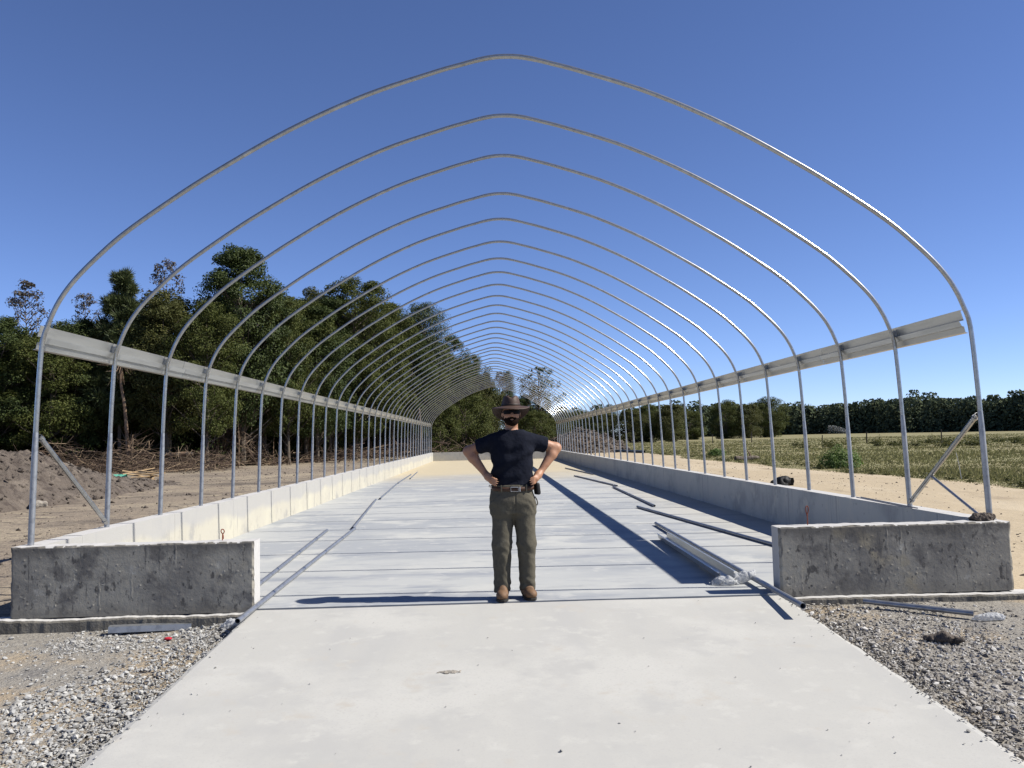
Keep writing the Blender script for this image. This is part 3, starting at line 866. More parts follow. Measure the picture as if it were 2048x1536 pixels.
t = crumple('mud_clod', (4.35, 5.75, gz1(4.35, 5.75) - 0.01), (0.12, 0.09, 0.04), M['clod'], 253, 0.5, 0.009, 14, 0.5)
tag(t, 'dark flat clod at the far right edge of the gravel', 'clod')
t = crumple('mud_spall', (-0.55, 5.90, apron_z(5.9) - 0.007), (0.055, 0.030, 0.005), M['rubble'], 261, 1.0, 0.004, 38)
tag(t, 'rough brown chipped patch in the middle of the apron', 'chip')
# crumbs of stone on the apron and floor
cr = rngof(44); mb = MB()
ico = np.array([(0, 0, 1), (0.894, 0, 0.447), (0.276, 0.851, 0.447), (-0.724, 0.526, 0.447), (-0.724, -0.526, 0.447), (0.276, -0.851, 0.447), (0.724, 0.526, -0.447), (-0.276, 0.851, -0.447), (-0.894, 0, -0.447), (-0.276, -0.851, -0.447), (0.724, -0.526, -0.447), (0, 0, -1)])
icf = np.array([(0, 1, 2), (0, 2, 3), (0, 3, 4), (0, 4, 5), (0, 5, 1), (1, 6, 2), (2, 7, 3), (3, 8, 4), (4, 9, 5), (5, 10, 1), (2, 6, 7), (3, 7, 8), (4, 8, 9), (5, 9, 10), (1, 10, 6), (6, 11, 7), (7, 11, 8), (8, 11, 9), (9, 11, 10), (10, 11, 6)])


octv = np.array([(1, 0, 0), (-1, 0, 0), (0, 1, 0), (0, -1, 0), (0, 0, 1), (0, 0, -1)], float)
octf = np.array([(0, 2, 4), (2, 1, 4), (1, 3, 4), (3, 0, 4), (2, 0, 5), (1, 2, 5), (3, 1, 5), (0, 3, 5)])


def stones(pos, size, rg, flat=0.65, chips=False):
    n = len(pos)
    bv, bf = (octv, octf) if chips else (ico, icf)
    V = bv[None] * (1 + rg.uniform(-0.38, 0.30, (n, len(bv), 1))) + (rg.uniform(-0.3, 0.3, (n, len(bv), 3)) if chips else 0)
    V = V * (size[:, None] * np.stack([rg.uniform(0.7, 1.35, n), rg.uniform(0.7, 1.35, n), rg.uniform(flat - 0.25, flat + 0.2, n)], -1))[:, None, :]
    a = rg.uniform(0, 2 * PI, n); c, s = np.cos(a), np.sin(a)
    b = rg.uniform(-0.6, 0.6, n); cb, sb = np.cos(b), np.sin(b)
    x, y, z = V[..., 0], V[..., 1], V[..., 2]
    y, z = y * cb[:, None] - z * sb[:, None], y * sb[:, None] + z * cb[:, None]
    V = np.stack([x * c[:, None] - y * s[:, None], x * s[:, None] + y * c[:, None], z], -1) + pos[:, None, :]
    F = bf[None] + (np.arange(n) * len(bv))[:, None, None]
    return V.reshape(-1, 3), F.reshape(-1, 3)


n = 110
px = cr.uniform(-2.3, 2.3, n); py = 7.7 - 4.6 * cr.uniform(0, 1, n) ** 0.8
px = np.where(cr.uniform(0, 1, n) < 0.35, np.sign(px) * (2.35 - np.abs(cr.normal(0, 0.12, n))), px)
sz = cr.uniform(0.002, 0.006, n) + (cr.uniform(0, 1, n) < 0.05) * 0.006
V, F = stones(np.stack([px, py, apron_z(py) + sz * 0.2], -1), sz, cr)
tag(link('grit', mesh_np('grit', V, F), M['stone']), 'loose grit scattered over the pale apron', 'grit', kind='stuff')

# gravel on both sides of the apron
gr = rngof(45)


def gravel_side(sgn, n, dens_seed):
    x = gr.uniform(2.36, 6.6, n * 3); y = 7.74 - 5.2 * gr.uniform(0, 1, n * 3) ** 0.75
    dn = (0.66 if sgn < 0 else 0.42) + (1.9 if sgn < 0 else 1.6) * fbm(x * 1.1 * sgn, y * 1.1, 0, dens_seed, 3) + np.clip(1.2 - (x - 2.36) * 0.9, 0, 1.2) * 0.7 + np.clip(0.5 - (7.7 - y), 0, 0.5) * 0.4
    if sgn < 0: dn = dn + 0.30 * np.clip(1 - np.abs((y - 4.0) - (4.6 - x) * 1.3) / 1.2, 0, 1) - 0.5 * np.clip((x - 3.6) / 1, 0, 1) * (y > 6.2)
    else: dn = dn - 0.5 * ((x > 3.6) & (y > 6.4)) - 0.25 * (x > 4.4)
    keep = gr.uniform(0, 1, n * 3) < np.clip(dn, 0.06, 1)
    x, y = x[keep][:n] * sgn, y[keep][:n]
    s = np.exp(gr.normal(math.log(0.0068), 0.52, len(x))).clip(0.0028, 0.023)
    z = ground_z(x, y) + s * gr.uniform(-0.1, 0.75 if sgn < 0 else 0.45, len(x)) + np.where(np.abs(x) < 2.9, 0.045 * np.clip(1 - (np.abs(x) - 2.4) / 0.5, 0, 1) * gr.uniform(0, 1, len(x)), 0)
    ne = 170                              # stones kicked up onto the edge of the apron
    xe = (2.40 - np.abs(gr.normal(0, 0.022, ne))) * sgn; ye = 7.6 - 4.4 * np.repeat(gr.uniform(0, 1, 17), 10) + gr.normal(0, 0.16, ne); ye = ye.clip(2.5, 7.65); se = gr.uniform(0.003, 0.011, ne)
    x = np.concatenate([x, xe]); y = np.concatenate([y, ye]); s = np.concatenate([s, se]); z = np.concatenate([z, apron_z(ye) + se * 0.25])
    P_ = np.stack([x, y, z], -1); big = s > 0.015
    m_ = MB().add(*stones(P_[big], s[big], gr)); m_.add(*stones(P_[~big], s[~big] * 1.15, gr, chips=True))
    return np.concatenate(m_.V), m_.F[3][0] if len(m_.F[3]) == 1 else np.concatenate(m_.F[3])


V1, F1 = gravel_side(-1, 50000, 61)
tag(link('gravel', mesh_np('gravel', V1, F1), M['stone']), 'grey crushed stone heaped left of the apron', 'gravel', kind='stuff')
V1, F1 = gravel_side(1, 31000, 67)
tag(link('gravel', mesh_np('gravel', V1, F1), M['stone_muddy']), 'grey crushed stone mixed with mud right of the apron', 'gravel', kind='stuff')

# ---------------------------------------------------------------- the man (faces the camera, hands on hips)
man = tag(empty('person', (-0.035, 7.935, 0.0), R_(3.5)), 'man in brown brimmed hat, navy t-shirt and olive trousers, hands on hips', 'person')
SHL = {-1: (-0.180, 0.02, 1.452), 1: (0.176, 0.02, 1.450)}
ELB = {-1: (-0.405, 0.075, 1.365), 1: (0.425, 0.075, 1.378)}
WRI = {-1: (-0.255, -0.01, 1.155), 1: (0.262, -0.01, 1.160)}


def arm_sdf(X, Y, Z, s, grow=0.0):
    a, e, w = SHL[s], ELB[s], WRI[s]
    d = cone(X, Y, Z, a, e, 0.060 + grow, 0.047 + grow)
    m = tuple(np.array(e) * 0.72 + np.array(w) * 0.28)
    d = smin(d, cone(X, Y, Z, e, m, 0.046 + grow, 0.050 + grow), 0.03)
    d = smin(d, cone(X, Y, Z, m, w, 0.050 + grow, 0.030 + grow), 0.02)
    return d


def hand_sdf(X, Y, Z, s):
    w = np.array(WRI[s])
    # back of the hand turns in against the hip; knuckles toward the viewer, fingers wrap forward over the hip
    kn = np.array([s * 0.205, -0.075, 1.098])
    d = cone(X, Y, Z, tuple(w), tuple(w * 0.5 + kn * 0.5), 0.030, 0.036)
    d = smin(d, cone(X, Y, Z, tuple(w * 0.55 + kn * 0.45), tuple(kn), 0.033, 0.033), 0.02)
    for i, (dz, ln) in enumerate(((0.030, 0.066), (0.010, 0.074), (-0.010, 0.068), (-0.029, 0.052))):
        b = kn + np.array([s * 0.004, -0.006, dz])
        k1 = b + np.array([-s * 0.022, -0.030, -0.012])
        k2 = k1 + np.array([-s * ln * 0.55, -0.008, -0.012])
        d = smin(d, cone(X, Y, Z, tuple(b), tuple(k1), 0.0105, 0.0095), 0.008)
        d = np.minimum(d, cone(X, Y, Z, tuple(k1), tuple(k2), 0.0095, 0.0075))
    tb = w * 0.6 + kn * 0.4 + np.array([s * 0.004, 0.02, 0.0])
    d = smin(d, cone(X, Y, Z, tuple(tb), (s * 0.190, 0.045, 1.085), 0.016, 0.011), 0.012)
    return d


def head_sdf(X, Y, Z):
    d = ell(X, Y, Z, (0, 0.012, 1.715), (0.077, 0.098, 0.108))
    d = smin(d, ell(X, Y, Z, (0, -0.030, 1.655), (0.060, 0.062, 0.058)), 0.03)
    d = smin(d, cone(X, Y, Z, (0, -0.088, 1.728), (0, -0.106, 1.690), 0.010, 0.015), 0.012)        # nose
    d = smin(d, cone(X, Y, Z, (-0.035, -0.072, 1.742), (0.035, -0.072, 1.742), 0.016, 0.016), 0.012)  # brow
    for s in (-1, 1):
        d = smin(d, ell(X, Y, Z, (s * 0.045, -0.058, 1.693), (0.022, 0.020, 0.02)), 0.02)          # cheek
        d = smin(d, ell(X, Y, Z, (s * 0.080, 0.022, 1.705), (0.011, 0.021, 0.032)), 0.006)         # ear
        e = ell(X, Y, Z, (s * 0.030, -0.090, 1.722), (0.017, 0.016, 0.010))
        d = np.maximum(d, -e - 0.004)                                                             # eye socket
    d = smin(d, cone(X, Y, Z, (-0.022, -0.082, 1.655), (0.022, -0.082, 1.655), 0.0065, 0.0065), 0.006)  # lips
    d = smin(d, cone(X, Y, Z, (0, 0.02, 1.50), (0, 0.012, 1.655), 0.064, 0.058), 0.025)
    return d


HT = np.array([0.76, 0.90, 1.00, 1.06, 1.15, 1.23, 1.32, 1.40, 1.46, 1.51, 1.545, 1.575])
HA = np.array([0.190, 0.194, 0.190, 0.185, 0.184, 0.186, 0.195, 0.204, 0.202, 0.185, 0.120, 0.075])
HB = np.array([0.098, 0.128, 0.120, 0.118, 0.122, 0.122, 0.125, 0.125, 0.115, 0.098, 0.085, 0.072])


def torso_sdf(X, Y, Z, g=0.0, z0=0.85, z1=1.545):
    a = np.interp(Z, HT, HA) + g; b = np.interp(Z, HT, HB) + g
    k = (np.abs(X / a) ** 2.5 + np.abs((Y - 0.012) / b) ** 2.5) ** (1 / 2.5)
    d = (k - 1) * np.minimum(a, b) * 0.8
    return np.maximum(d, np.maximum(z0 - Z, Z - z1))


def leg_pts(s):
    return (s * 0.098, 0.0, 0.87), (s * 0.116, -0.012, 0.50), (s * 0.118, 0.02, 0.09)


def body(X, Y, Z):
    d = smin(head_sdf(X, Y, Z), torso_sdf(X, Y, Z, -0.022), 0.03)
    for s in (-1, 1):
        ar = smin(arm_sdf(X, Y, Z, s), hand_sdf(X, Y, Z, s), 0.012)
        d = smin(d, ar, 0.012)
        h, k, a = leg_pts(s)
        d = smin(d, cone(X, Y, Z, h, k, 0.078, 0.058), 0.02)
        d = smin(d, cone(X, Y, Z, k, a, 0.056, 0.042), 0.02)
    return d


V, F = surf_net(body, (-0.55, -0.22, 0.03), (0.55, 0.22, 1.86), 0.0095)
link('body', mesh_np('body', V, F), M['skin'], man, smooth=True)


def shirt(X, Y, Z):
    f = 0.013 * np.sin((Z * 1.0 - X * 0.45 + 0.25 * np.abs(X)) * 42 + 2.0 * vnoise(X * 7, Y * 7, Z * 7, 401)) * np.clip((1.5 - Z) * 4, 0, 1) * np.clip((Z - 1.0) * 6, 0.15, 1)
    f = f * (0.15 + 0.85 * np.clip(vnoise(X * 6, Y * 6, Z * 6, 403) * 2 + 0.4, 0, 1)) + 0.006 * fbm(X * 9, Y * 9, Z * 9, 405, 2)
    d = torso_sdf(X, Y, Z, 0.004, 1.03 + 0.0 * X, 1.552)
    for s in (-1, 1):
        a = np.array(SHL[s]); e = np.array(ELB[s]); u = (e - a) / np.linalg.norm(e - a)
        sl = cone(X, Y, Z, tuple(a), tuple(e), 0.073, 0.075)
        t = (X - a[0]) * u[0] + (Y - a[1]) * u[1] + (Z - a[2]) * u[2]
        sl = np.maximum(sl, t - 0.152)
        d = smin(d, sl, 0.035)
    d = np.maximum(d, -cone(X, Y, Z, (0, -0.01, 1.585), (0, 0.0, 1.66), 0.070, 0.075))    # neckline
    return d + f - 0.002


V, F = surf_net(shirt, (-0.48, -0.20, 1.0), (0.48, 0.20, 1.60), 0.009)
sh = link('shirt', mesh_np('shirt', V, F), M['shirt'], man, smooth=True)
a = np.linspace(0, 2 * PI, 41)
V, F = tube_vf(np.stack([0.069 * np.cos(a), 0.000 + 0.062 * np.sin(a), 1.553 + 0.018 * np.sin(a)], -1), 0.0085, 8, cap=False)
MB().add(V, F).build('collar', M['shirt'], sh, smooth=True)


def trousers(X, Y, Z):
    d = torso_sdf(X, Y, Z, 0.010, 0.79, 1.045)
    for s in (-1, 1):
        h, k, a = leg_pts(s)
        lg = cone(X, Y, Z, h, k, 0.110, 0.088)
        lg = smin(lg, cone(X, Y, Z, k, (s * 0.114, 0.02, 0.05), 0.088, 0.078), 0.03)
        lg = np.maximum(lg, 0.075 + 0.35 * (Y + 0.08).clip(-0.1, 0) * 0 - Z - 0.02 * (Y > 0.03))
        d = smin(d, lg, 0.06 if s < 0 else 0.045)
    # folds: bunching over the boots, wrinkles at knee and crotch
    w = np.exp(-((Z - 0.14) / 0.09) ** 2) + 0.5 * np.exp(-((Z - 0.42) / 0.13) ** 2) + 0.5 * np.exp(-((Z - 0.84) / 0.09) ** 2)
    f = 0.006 * w * np.sin(Z * 70 + X * 55 + Y * 22 + 5 * vnoise(X * 7, Y * 7, Z * 7, 421)) * (0.3 + 0.7 * np.clip(vnoise(X * 8, Y * 8, Z * 8, 427) + 0.4, 0, 1))
    f = f + 0.010 * fbm(X * 6, Y * 6, Z * 4, 423, 3) + 0.005 * np.abs(vnoise(X * 9 + Z * 7, Y * 9, Z * 9, 429)) * (Z < 0.75)
    fly = np.where((Y < 0) & (np.abs(X - 0.012) < 0.006) & (Z > 0.80) & (Z < 0.99), 0.006, 0)
    pk = np.where((np.abs(X) > 0.12) & (np.abs(Z - 0.985 + (np.abs(X) - 0.12) * 0.9) < 0.006) & (Y < 0), 0.005, 0)
    return d + f + fly + pk


V, F = surf_net(trousers, (-0.27, -0.19, 0.03), (0.27, 0.19, 1.07), 0.009)
tr = link('trousers', mesh_np('trousers', V, F), M['trousers'], man, smooth=True)
# hammer loop standing off the outer seam
V, F = tube_vf(smooth_poly([(0.205, 0.0, 0.93), (0.222, 0.0, 0.90), (0.228, 0.0, 0.86), (0.205, 0.0, 0.845)], 0.01), 0.006, 5)
MB().add(V, F).build('tool_loop', M['trousers'], tr)

# belt with buckle and loops
a = np.linspace(0, 2 * PI, 73)[:-1]
ba, bb, zc = 0.2035, 0.138, 1.022
ring = lambda g, z: np.stack([(ba + g) * np.sign(np.cos(a)) * np.abs(np.cos(a)) ** 0.8, 0.012 + (bb + g) * np.sign(np.sin(a)) * np.abs(np.sin(a)) ** 0.8, np.full(72, z) + 0.012 * np.sin(a)], -1)
rows = [ring(-0.006, zc - 0.019), ring(0.003, zc - 0.018), ring(0.003, zc + 0.018), ring(-0.006, zc + 0.019)]
V = np.concatenate(rows)
F = np.array([(r_ * 72 + i, r_ * 72 + (i + 1) % 72, (r_ + 1) * 72 + (i + 1) % 72, (r_ + 1) * 72 + i) for r_ in range(3) for i in range(72)])
be = link('belt', mesh_np('belt', V, F), M['belt'], man, smooth=True)
yb = 0.012 - bb - 0.006
V, F = tube_vf(np.array([(-0.030, yb, 0.992), (0.038, yb, 0.990), (0.038, yb, 1.028), (-0.030, yb, 1.030), (-0.030, yb, 0.992), (0.038, yb, 0.990)]), 0.0042, 6)
MB().add(V, F).build('buckle', M['steel'], be)
V, F = box_vf(0.050, 0.058, yb - 0.002, yb + 0.006, 0.988, 1.032)
MB().add(V, F).build('belt_keeper', M['steel'], be)
for x in (-0.115, 0.115):
    yy_ = 0.012 - bb * (1 - (abs(x) / ba) ** 2.5) ** 0.4 - 0.006
    V, F = box_vf(x - 0.006, x + 0.006, yy_ - 0.003, yy_ + 0.006, 0.985, 1.05)
    MB().add(V, F).build('belt_loop', M['trousers'], be)
# phone holster on his left hip, pliers on his right hip
V, F = surf_net(lambda X, Y, Z: rbox(X, Y, Z, (0, 0, 0), (0.020, 0.036, 0.056), 0.012), (-0.03, -0.05, -0.07), (0.03, 0.05, 0.07), 0.007)
o = link('phone_holster', mesh_np('phone_holster', V, F), M['black'], man, smooth=True)
o.location = (0.222, -0.03, 1.005); o.rotation_euler = (0, R_(-7), R_(25))
V, F = tube_vf(np.array([(-0.19, -0.03, 1.015), (-0.228, -0.035, 1.040)]), 0.006, 6)
mb = MB().add(V, F); V, F = tube_vf(np.array([(-0.19, -0.03, 1.03), (-0.224, -0.035, 1.050)]), 0.005, 6); mb.add(V, F)
mb.build('pliers', M['steel'], man)


# boots
def boot(X, Y, Z):
    d = cone(X, Y, Z, (0, 0.05, 0.06), (0, 0.055, 0.20), 0.052, 0.058)
    d = smin(d, ell(X, Y, Z, (0, -0.045, 0.052), (0.050, 0.115, 0.046)), 0.04)
    d = smin(d, ell(X, Y, Z, (0, -0.110, 0.055), (0.051, 0.056, 0.041)), 0.03)
    d = smin(d, cone(X, Y, Z, (0, -0.03, 0.09), (0, 0.03, 0.15), 0.035, 0.05), 0.04)
    d = d + 0.0025 * np.sin(Y * 160) * np.exp(-((Y + 0.05) / 0.03) ** 2) * (Z > 0.05)
    return np.maximum(d, 0.022 - Z)


def sole(X, Y, Z):
    w = np.interp(Y, [-0.18, -0.13, -0.08, 0.0, 0.06, 0.12], [0.040, 0.056, 0.057, 0.045, 0.048, 0.040])
    d = np.maximum(np.abs(X) - w, np.maximum(Y - 0.112, -0.172 - Y))
    d = np.maximum(d, np.sqrt(X ** 2 + ((Y + 0.045) / 2.25) ** 2) - 0.0605)
    return np.maximum(d, np.maximum(Z - 0.026, 0.001 - Z))


Vb, Fb = surf_net(boot, (-0.08, -0.19, -0.01), (0.08, 0.14, 0.23), 0.007)
Vs, Fs_ = surf_net(sole, (-0.08, -0.19, -0.012), (0.08, 0.14, 0.05), 0.006)
mbt = mesh_np('boot', Vb, Fb); mso = mesh_np('sole', Vs, Fs_)
for s, rz, dy in ((-1, -7, -0.02), (1, 9, 0.0)):
    o = link('boot', mbt, M['boot'], man, smooth=True)
    o.location = (s * 0.118, dy, 0.0); o.rotation_euler = (0, 0, R_(rz))
    link('sole', mso, M['sole'], o)


# beard and moustache
def beard(X, Y, Z):
    d = ell(X, Y, Z, (0, -0.026, 1.650), (0.070, 0.074, 0.060))
    d = smin(d, ell(X, Y, Z, (0, -0.075, 1.622), (0.042, 0.034, 0.030)), 0.02)
    st = np.minimum(cone(X, Y, Z, (-0.036, -0.078, 1.662), (0, -0.094, 1.670), 0.009, 0.010), cone(X, Y, Z, (0, -0.094, 1.670), (0.036, -0.078, 1.662), 0.010, 0.009))
    top = 1.660 + 0.032 * np.clip((np.abs(X) - 0.048) / 0.020, 0, 1) + 0.02 * np.clip(Y + 0.03, 0, 1) * 10
    d = np.maximum(d, Z - top)
    d = np.maximum(d, Y - 0.035)
    mouth = ell(X, Y, Z, (0, -0.105, 1.650), (0.024, 0.030, 0.0065))
    d = np.minimum(d, st)
    for s in (-1, 1):
        d = np.minimum(d, cone(X, Y, Z, (s * 0.074, 0.010, 1.72), (s * 0.068, 0.000, 1.66), 0.008, 0.014))
    d = np.maximum(d, -mouth)
    return d + 0.003 * vnoise(X * 60, Y * 60, Z * 60, 441)


V, F = surf_net(beard, (-0.10, -0.14, 1.57), (0.10, 0.06, 1.76), 0.0055)
link('beard', mesh_np('beard', V, F), M['beard'], man, smooth=True)


# sunglasses
def glasses(X, Y, Z):
    r_ = np.sqrt(X ** 2 + (Y - 0.02) ** 2)
    shell = np.abs(np.sqrt((X / 0.088) ** 2 + ((Y - 0.02) / 0.122) ** 2) - 1) * 0.088 - 0.0035
    hgt = np.where(Y < -0.045, 0.0205 - 0.010 * np.exp(-(X / 0.010) ** 2) + 0.0, 0.005)
    zc = 1.721 + np.where(np.abs(X) < 0.012, 0.006, 0)
    return np.maximum(np.maximum(shell, np.abs(Z - zc) - hgt), Y - 0.03)


V, F = surf_net(glasses, (-0.11, -0.13, 1.69), (0.11, 0.05, 1.77), 0.0045)
link('sunglasses', mesh_np('sunglasses', V, F), M['lens'], man, smooth=True)

# hat: pinched crown, wide brim that drops at the back and lifts a little at the sides
hat = empty('hat_origin'); COL.objects.unlink(hat); bpy.data.objects.remove(hat)
na_, nr_ = 72, 12
th = np.arange(na_) * 2 * PI / na_
rr = np.linspace(0, 1, nr_)
TH, RR = np.meshgrid(th, rr, indexing='ij')
ex = 0.084 + (0.178 - 0.084) * RR; ey = 0.104 + (0.185 - 0.104) * RR
bx = ex * np.cos(TH); by = 0.012 + ey * np.sin(TH)
bz = 1.782 - 0.018 * RR - 0.115 * RR ** 1.2 * np.clip(np.sin(TH), 0, 1) ** 0.85 + 0.006 * RR * np.cos(2 * TH) - 0.012 * RR ** 2 * np.clip(-np.sin(TH), 0, 1) + 0.004 * np.sin(3 * TH + 1) * RR
top = np.stack([bx, by, bz], -1); bot = top - np.array([0, 0, 0.005])
i = np.arange(na_ * nr_).reshape(na_, nr_); i2 = np.roll(i, -1, 0); n0 = na_ * nr_
F1 = np.stack([i[:, :-1], i[:, 1:], i2[:, 1:], i2[:, :-1]], -1).reshape(-1, 4)
F2 = F1[:, ::-1] + n0
F3 = np.stack([i[:, -1], i[:, -1] + n0, i2[:, -1] + n0, i2[:, -1]], -1)
mb = MB().add(np.concatenate([top.reshape(-1, 3), bot.reshape(-1, 3)]), np.concatenate([F1, F2, F3]))


def crown(X, Y, Z):
    t = np.clip((Z - 1.77) / 0.10, 0, 1)
    a_ = 0.087 - 0.020 * t ** 2; b_ = 0.107 - 0.026 * t ** 2
    d = (np.sqrt((X / a_) ** 2 + ((Y - 0.012) / b_) ** 2) - 1) * a_
    topz = 1.878 - 0.022 * np.exp(-(X / 0.022) ** 2) - 0.03 * np.clip((Y - 0.02) * 8, 0, 1) * 0.4
    d = smin(-d * -1, d, 0.001)
    k = 0.02
    d = -smin(-d, -(Z - topz), k)
    for s in (-1, 1):
        d = np.maximum(d, -ell(X, Y, Z, (s * 0.075, -0.085, 1.872), (0.034, 0.05, 0.045)))
    return np.maximum(d, 1.768 - Z)


V, F = surf_net(crown, (-0.11, -0.12, 1.75), (0.11, 0.15, 1.90), 0.006)
mb.add(V, F)
ho = mb.build('hat', M['hat'], man, smooth=True)
a = np.linspace(0, 2 * PI, 49)[:-1]
rows = [np.stack([(0.0875 + g) * np.cos(a), 0.012 + (0.1075 + g) * np.sin(a), np.full(48, z)], -1) for g, z in ((-0.004, 1.778), (0.003, 1.779), (0.0015, 1.800), (-0.006, 1.801))]
F = np.array([(r_ * 48 + k, r_ * 48 + (k + 1) % 48, (r_ + 1) * 48 + (k + 1) % 48, (r_ + 1) * 48 + k) for r_ in range(3) for k in range(48)])
link('hat_band', mesh_np('hat_band', np.concatenate(rows), F), M['hatband'], ho, smooth=True)

# ---------------------------------------------------------------- trees
def leaf_quads(C, Nn, L, Wd, rg):
    """rhombic leaves at C with normals Nn"""
    n = len(C)
    t = rg.normal(size=(n, 3)); t -= (t * Nn).sum(1, keepdims=True) * Nn
    t /= np.linalg.norm(t, axis=1, keepdims=True) + 1e-9
    b = np.cross(Nn, t)
    L = np.broadcast_to(L, (n,))[:, None]; Wd = np.broadcast_to(Wd, (n,))[:, None]
    bend = Nn * L * 0.12
    V = np.stack([C - t * L * 0.5, C + b * Wd * 0.5 + bend, C + t * L * 0.5, C - b * Wd * 0.5 + bend], 1).reshape(-1, 3)
    return V, np.arange(n * 4).reshape(n, 4)


def unit(v):
    return v / (np.linalg.norm(v, axis=1, keepdims=True) + 1e-9)


def profile(kind, t):
    if kind == 'pine':
        return np.clip(1.15 - t, 0, 1) ** 0.8 * np.clip(t * 5 + 0.2, 0, 1)
    if kind == 'round':
        return np.sqrt(np.clip(1 - (2 * t - 1) ** 2, 0, 1)) * 0.9 + 0.1
    return np.clip(np.sin(PI * np.clip(t * 0.86 + 0.12, 0, 1)), 0, 1) ** 0.6


def make_tree(seed, H, Wc, base, kind='broad', nclump=90, per=170, leaf=0.17, rc=(0.55, 1.0), trunk_r=0.16, lean=0.3, gaps=0.15):
    rg = rngof(seed)
    # trunk line
    n = 9
    zt = np.linspace(-0.3, H * 0.93, n)
    wx = np.cumsum(rg.normal(0, lean * 0.25, n)); wy = np.cumsum(rg.normal(0, lean * 0.25, n))
    wx -= wx[0]; wy -= wy[0]
    TP = np.stack([wx, wy, zt], -1)
    TR = trunk_r * (1 - 0.85 * np.linspace(0, 1, n)) * np.array([1.35] + [1] * (n - 1))
    mbt_ = MB(); V, F = tube_vf(TP, TR, 7); mbt_.add(V, F)
    # clump centres
    t = rg.uniform(0, 1, nclump) ** (0.9 if kind != 'pine' else 1.0)
    th = rg.uniform(0, 2 * PI, nclump)
    rad = Wc * profile(kind, t) * np.sqrt(rg.uniform(0.12, 1, nclump)) * (1 + 0.22 * np.sin(3 * th + seed) * rg.uniform(0, 1, nclump))
    zc = base + (H - base) * t
    ax = np.interp(zc, zt, wx); ay = np.interp(zc, zt, wy)
    C = np.stack([ax + rad * np.cos(th), ay + rad * np.sin(th), zc], -1)
    crv = MB()
    rcs = rg.uniform(rc[0], rc[1], nclump) * (0.65 + 0.5 * np.clip(profile(kind, t), 0, 1))
    # limbs
    for k in np.argsort(-rad)[:int(nclump * 0.6)]:
        z0 = max(base * 0.5, C[k, 2] - rad[k] * (0.7 if kind != 'pine' else 0.15) - 0.3)
        s = np.array([np.interp(z0, zt, wx), np.interp(z0, zt, wy), z0])
        mid = s * 0.45 + C[k] * 0.55 + np.array([0, 0, -0.15 if kind != 'pine' else 0.1]) + rg.normal(0, 0.12, 3)
        V, F = tube_vf(np.stack([s, mid, C[k]]), np.array([0.05, 0.03, 0.012]) * (0.5 + trunk_r * 3), 4); mbt_.add(V, F)
    if kind == 'pine':
        m = per
        d = unit(rg.normal(size=(nclump, m, 3)).reshape(-1, 3) * np.array([1, 1, 0.75]) + np.array([0, 0, 0.55]))
        cc = np.repeat(C, m, 0) + d * (np.repeat(rcs, m) * rg.uniform(0, 0.55, nclump * m))[:, None]
        Ln = np.repeat(rcs, m) * rg.uniform(0.35, 0.6, nclump * m)
        side = unit(np.cross(d, rg.normal(size=d.shape)))
        wd = leaf * rg.uniform(0.6, 1.2, nclump * m)
        V = np.stack([cc - side * wd[:, None] * 0.5, cc + side * wd[:, None] * 0.5, cc + d * Ln[:, None]], 1).reshape(-1, 3)
        crv.add(V, np.arange(len(V)).reshape(-1, 3))
    else:
        m = per
        d = unit(rg.normal(size=(nclump * m, 3)))
        rr_ = np.repeat(rcs, m) * rg.uniform(0.15, 1, nclump * m) ** 0.45
        cc = np.repeat(C, m, 0) + d * rr_[:, None] * np.array([1.1, 1.1, 0.72])
        if gaps > 0:
            g = vnoise(cc[:, 0] * 1.5, cc[:, 1] * 1.5, cc[:, 2] * 1.5, seed + 77)
            keep = g > -1 + 2 * gaps
            cc, d = cc[keep], d[keep]
        out = unit(cc - np.stack([np.interp(cc[:, 2], zt, wx), np.interp(cc[:, 2], zt, wy), np.full(len(cc), base + (H - base) * 0.35)], -1))
        Nn = unit(d * 0.55 + out * 0.45 + np.array([0, 0, 0.45]) + rg.normal(0, 0.55, d.shape))
        L = leaf * rg.uniform(0.65, 1.35, len(cc))
        V, F = leaf_quads(cc, Nn, L, L * 0.62, rg)
        crv.add(V, F)
    return mbt_.mesh('trunk'), crv.mesh('crown')


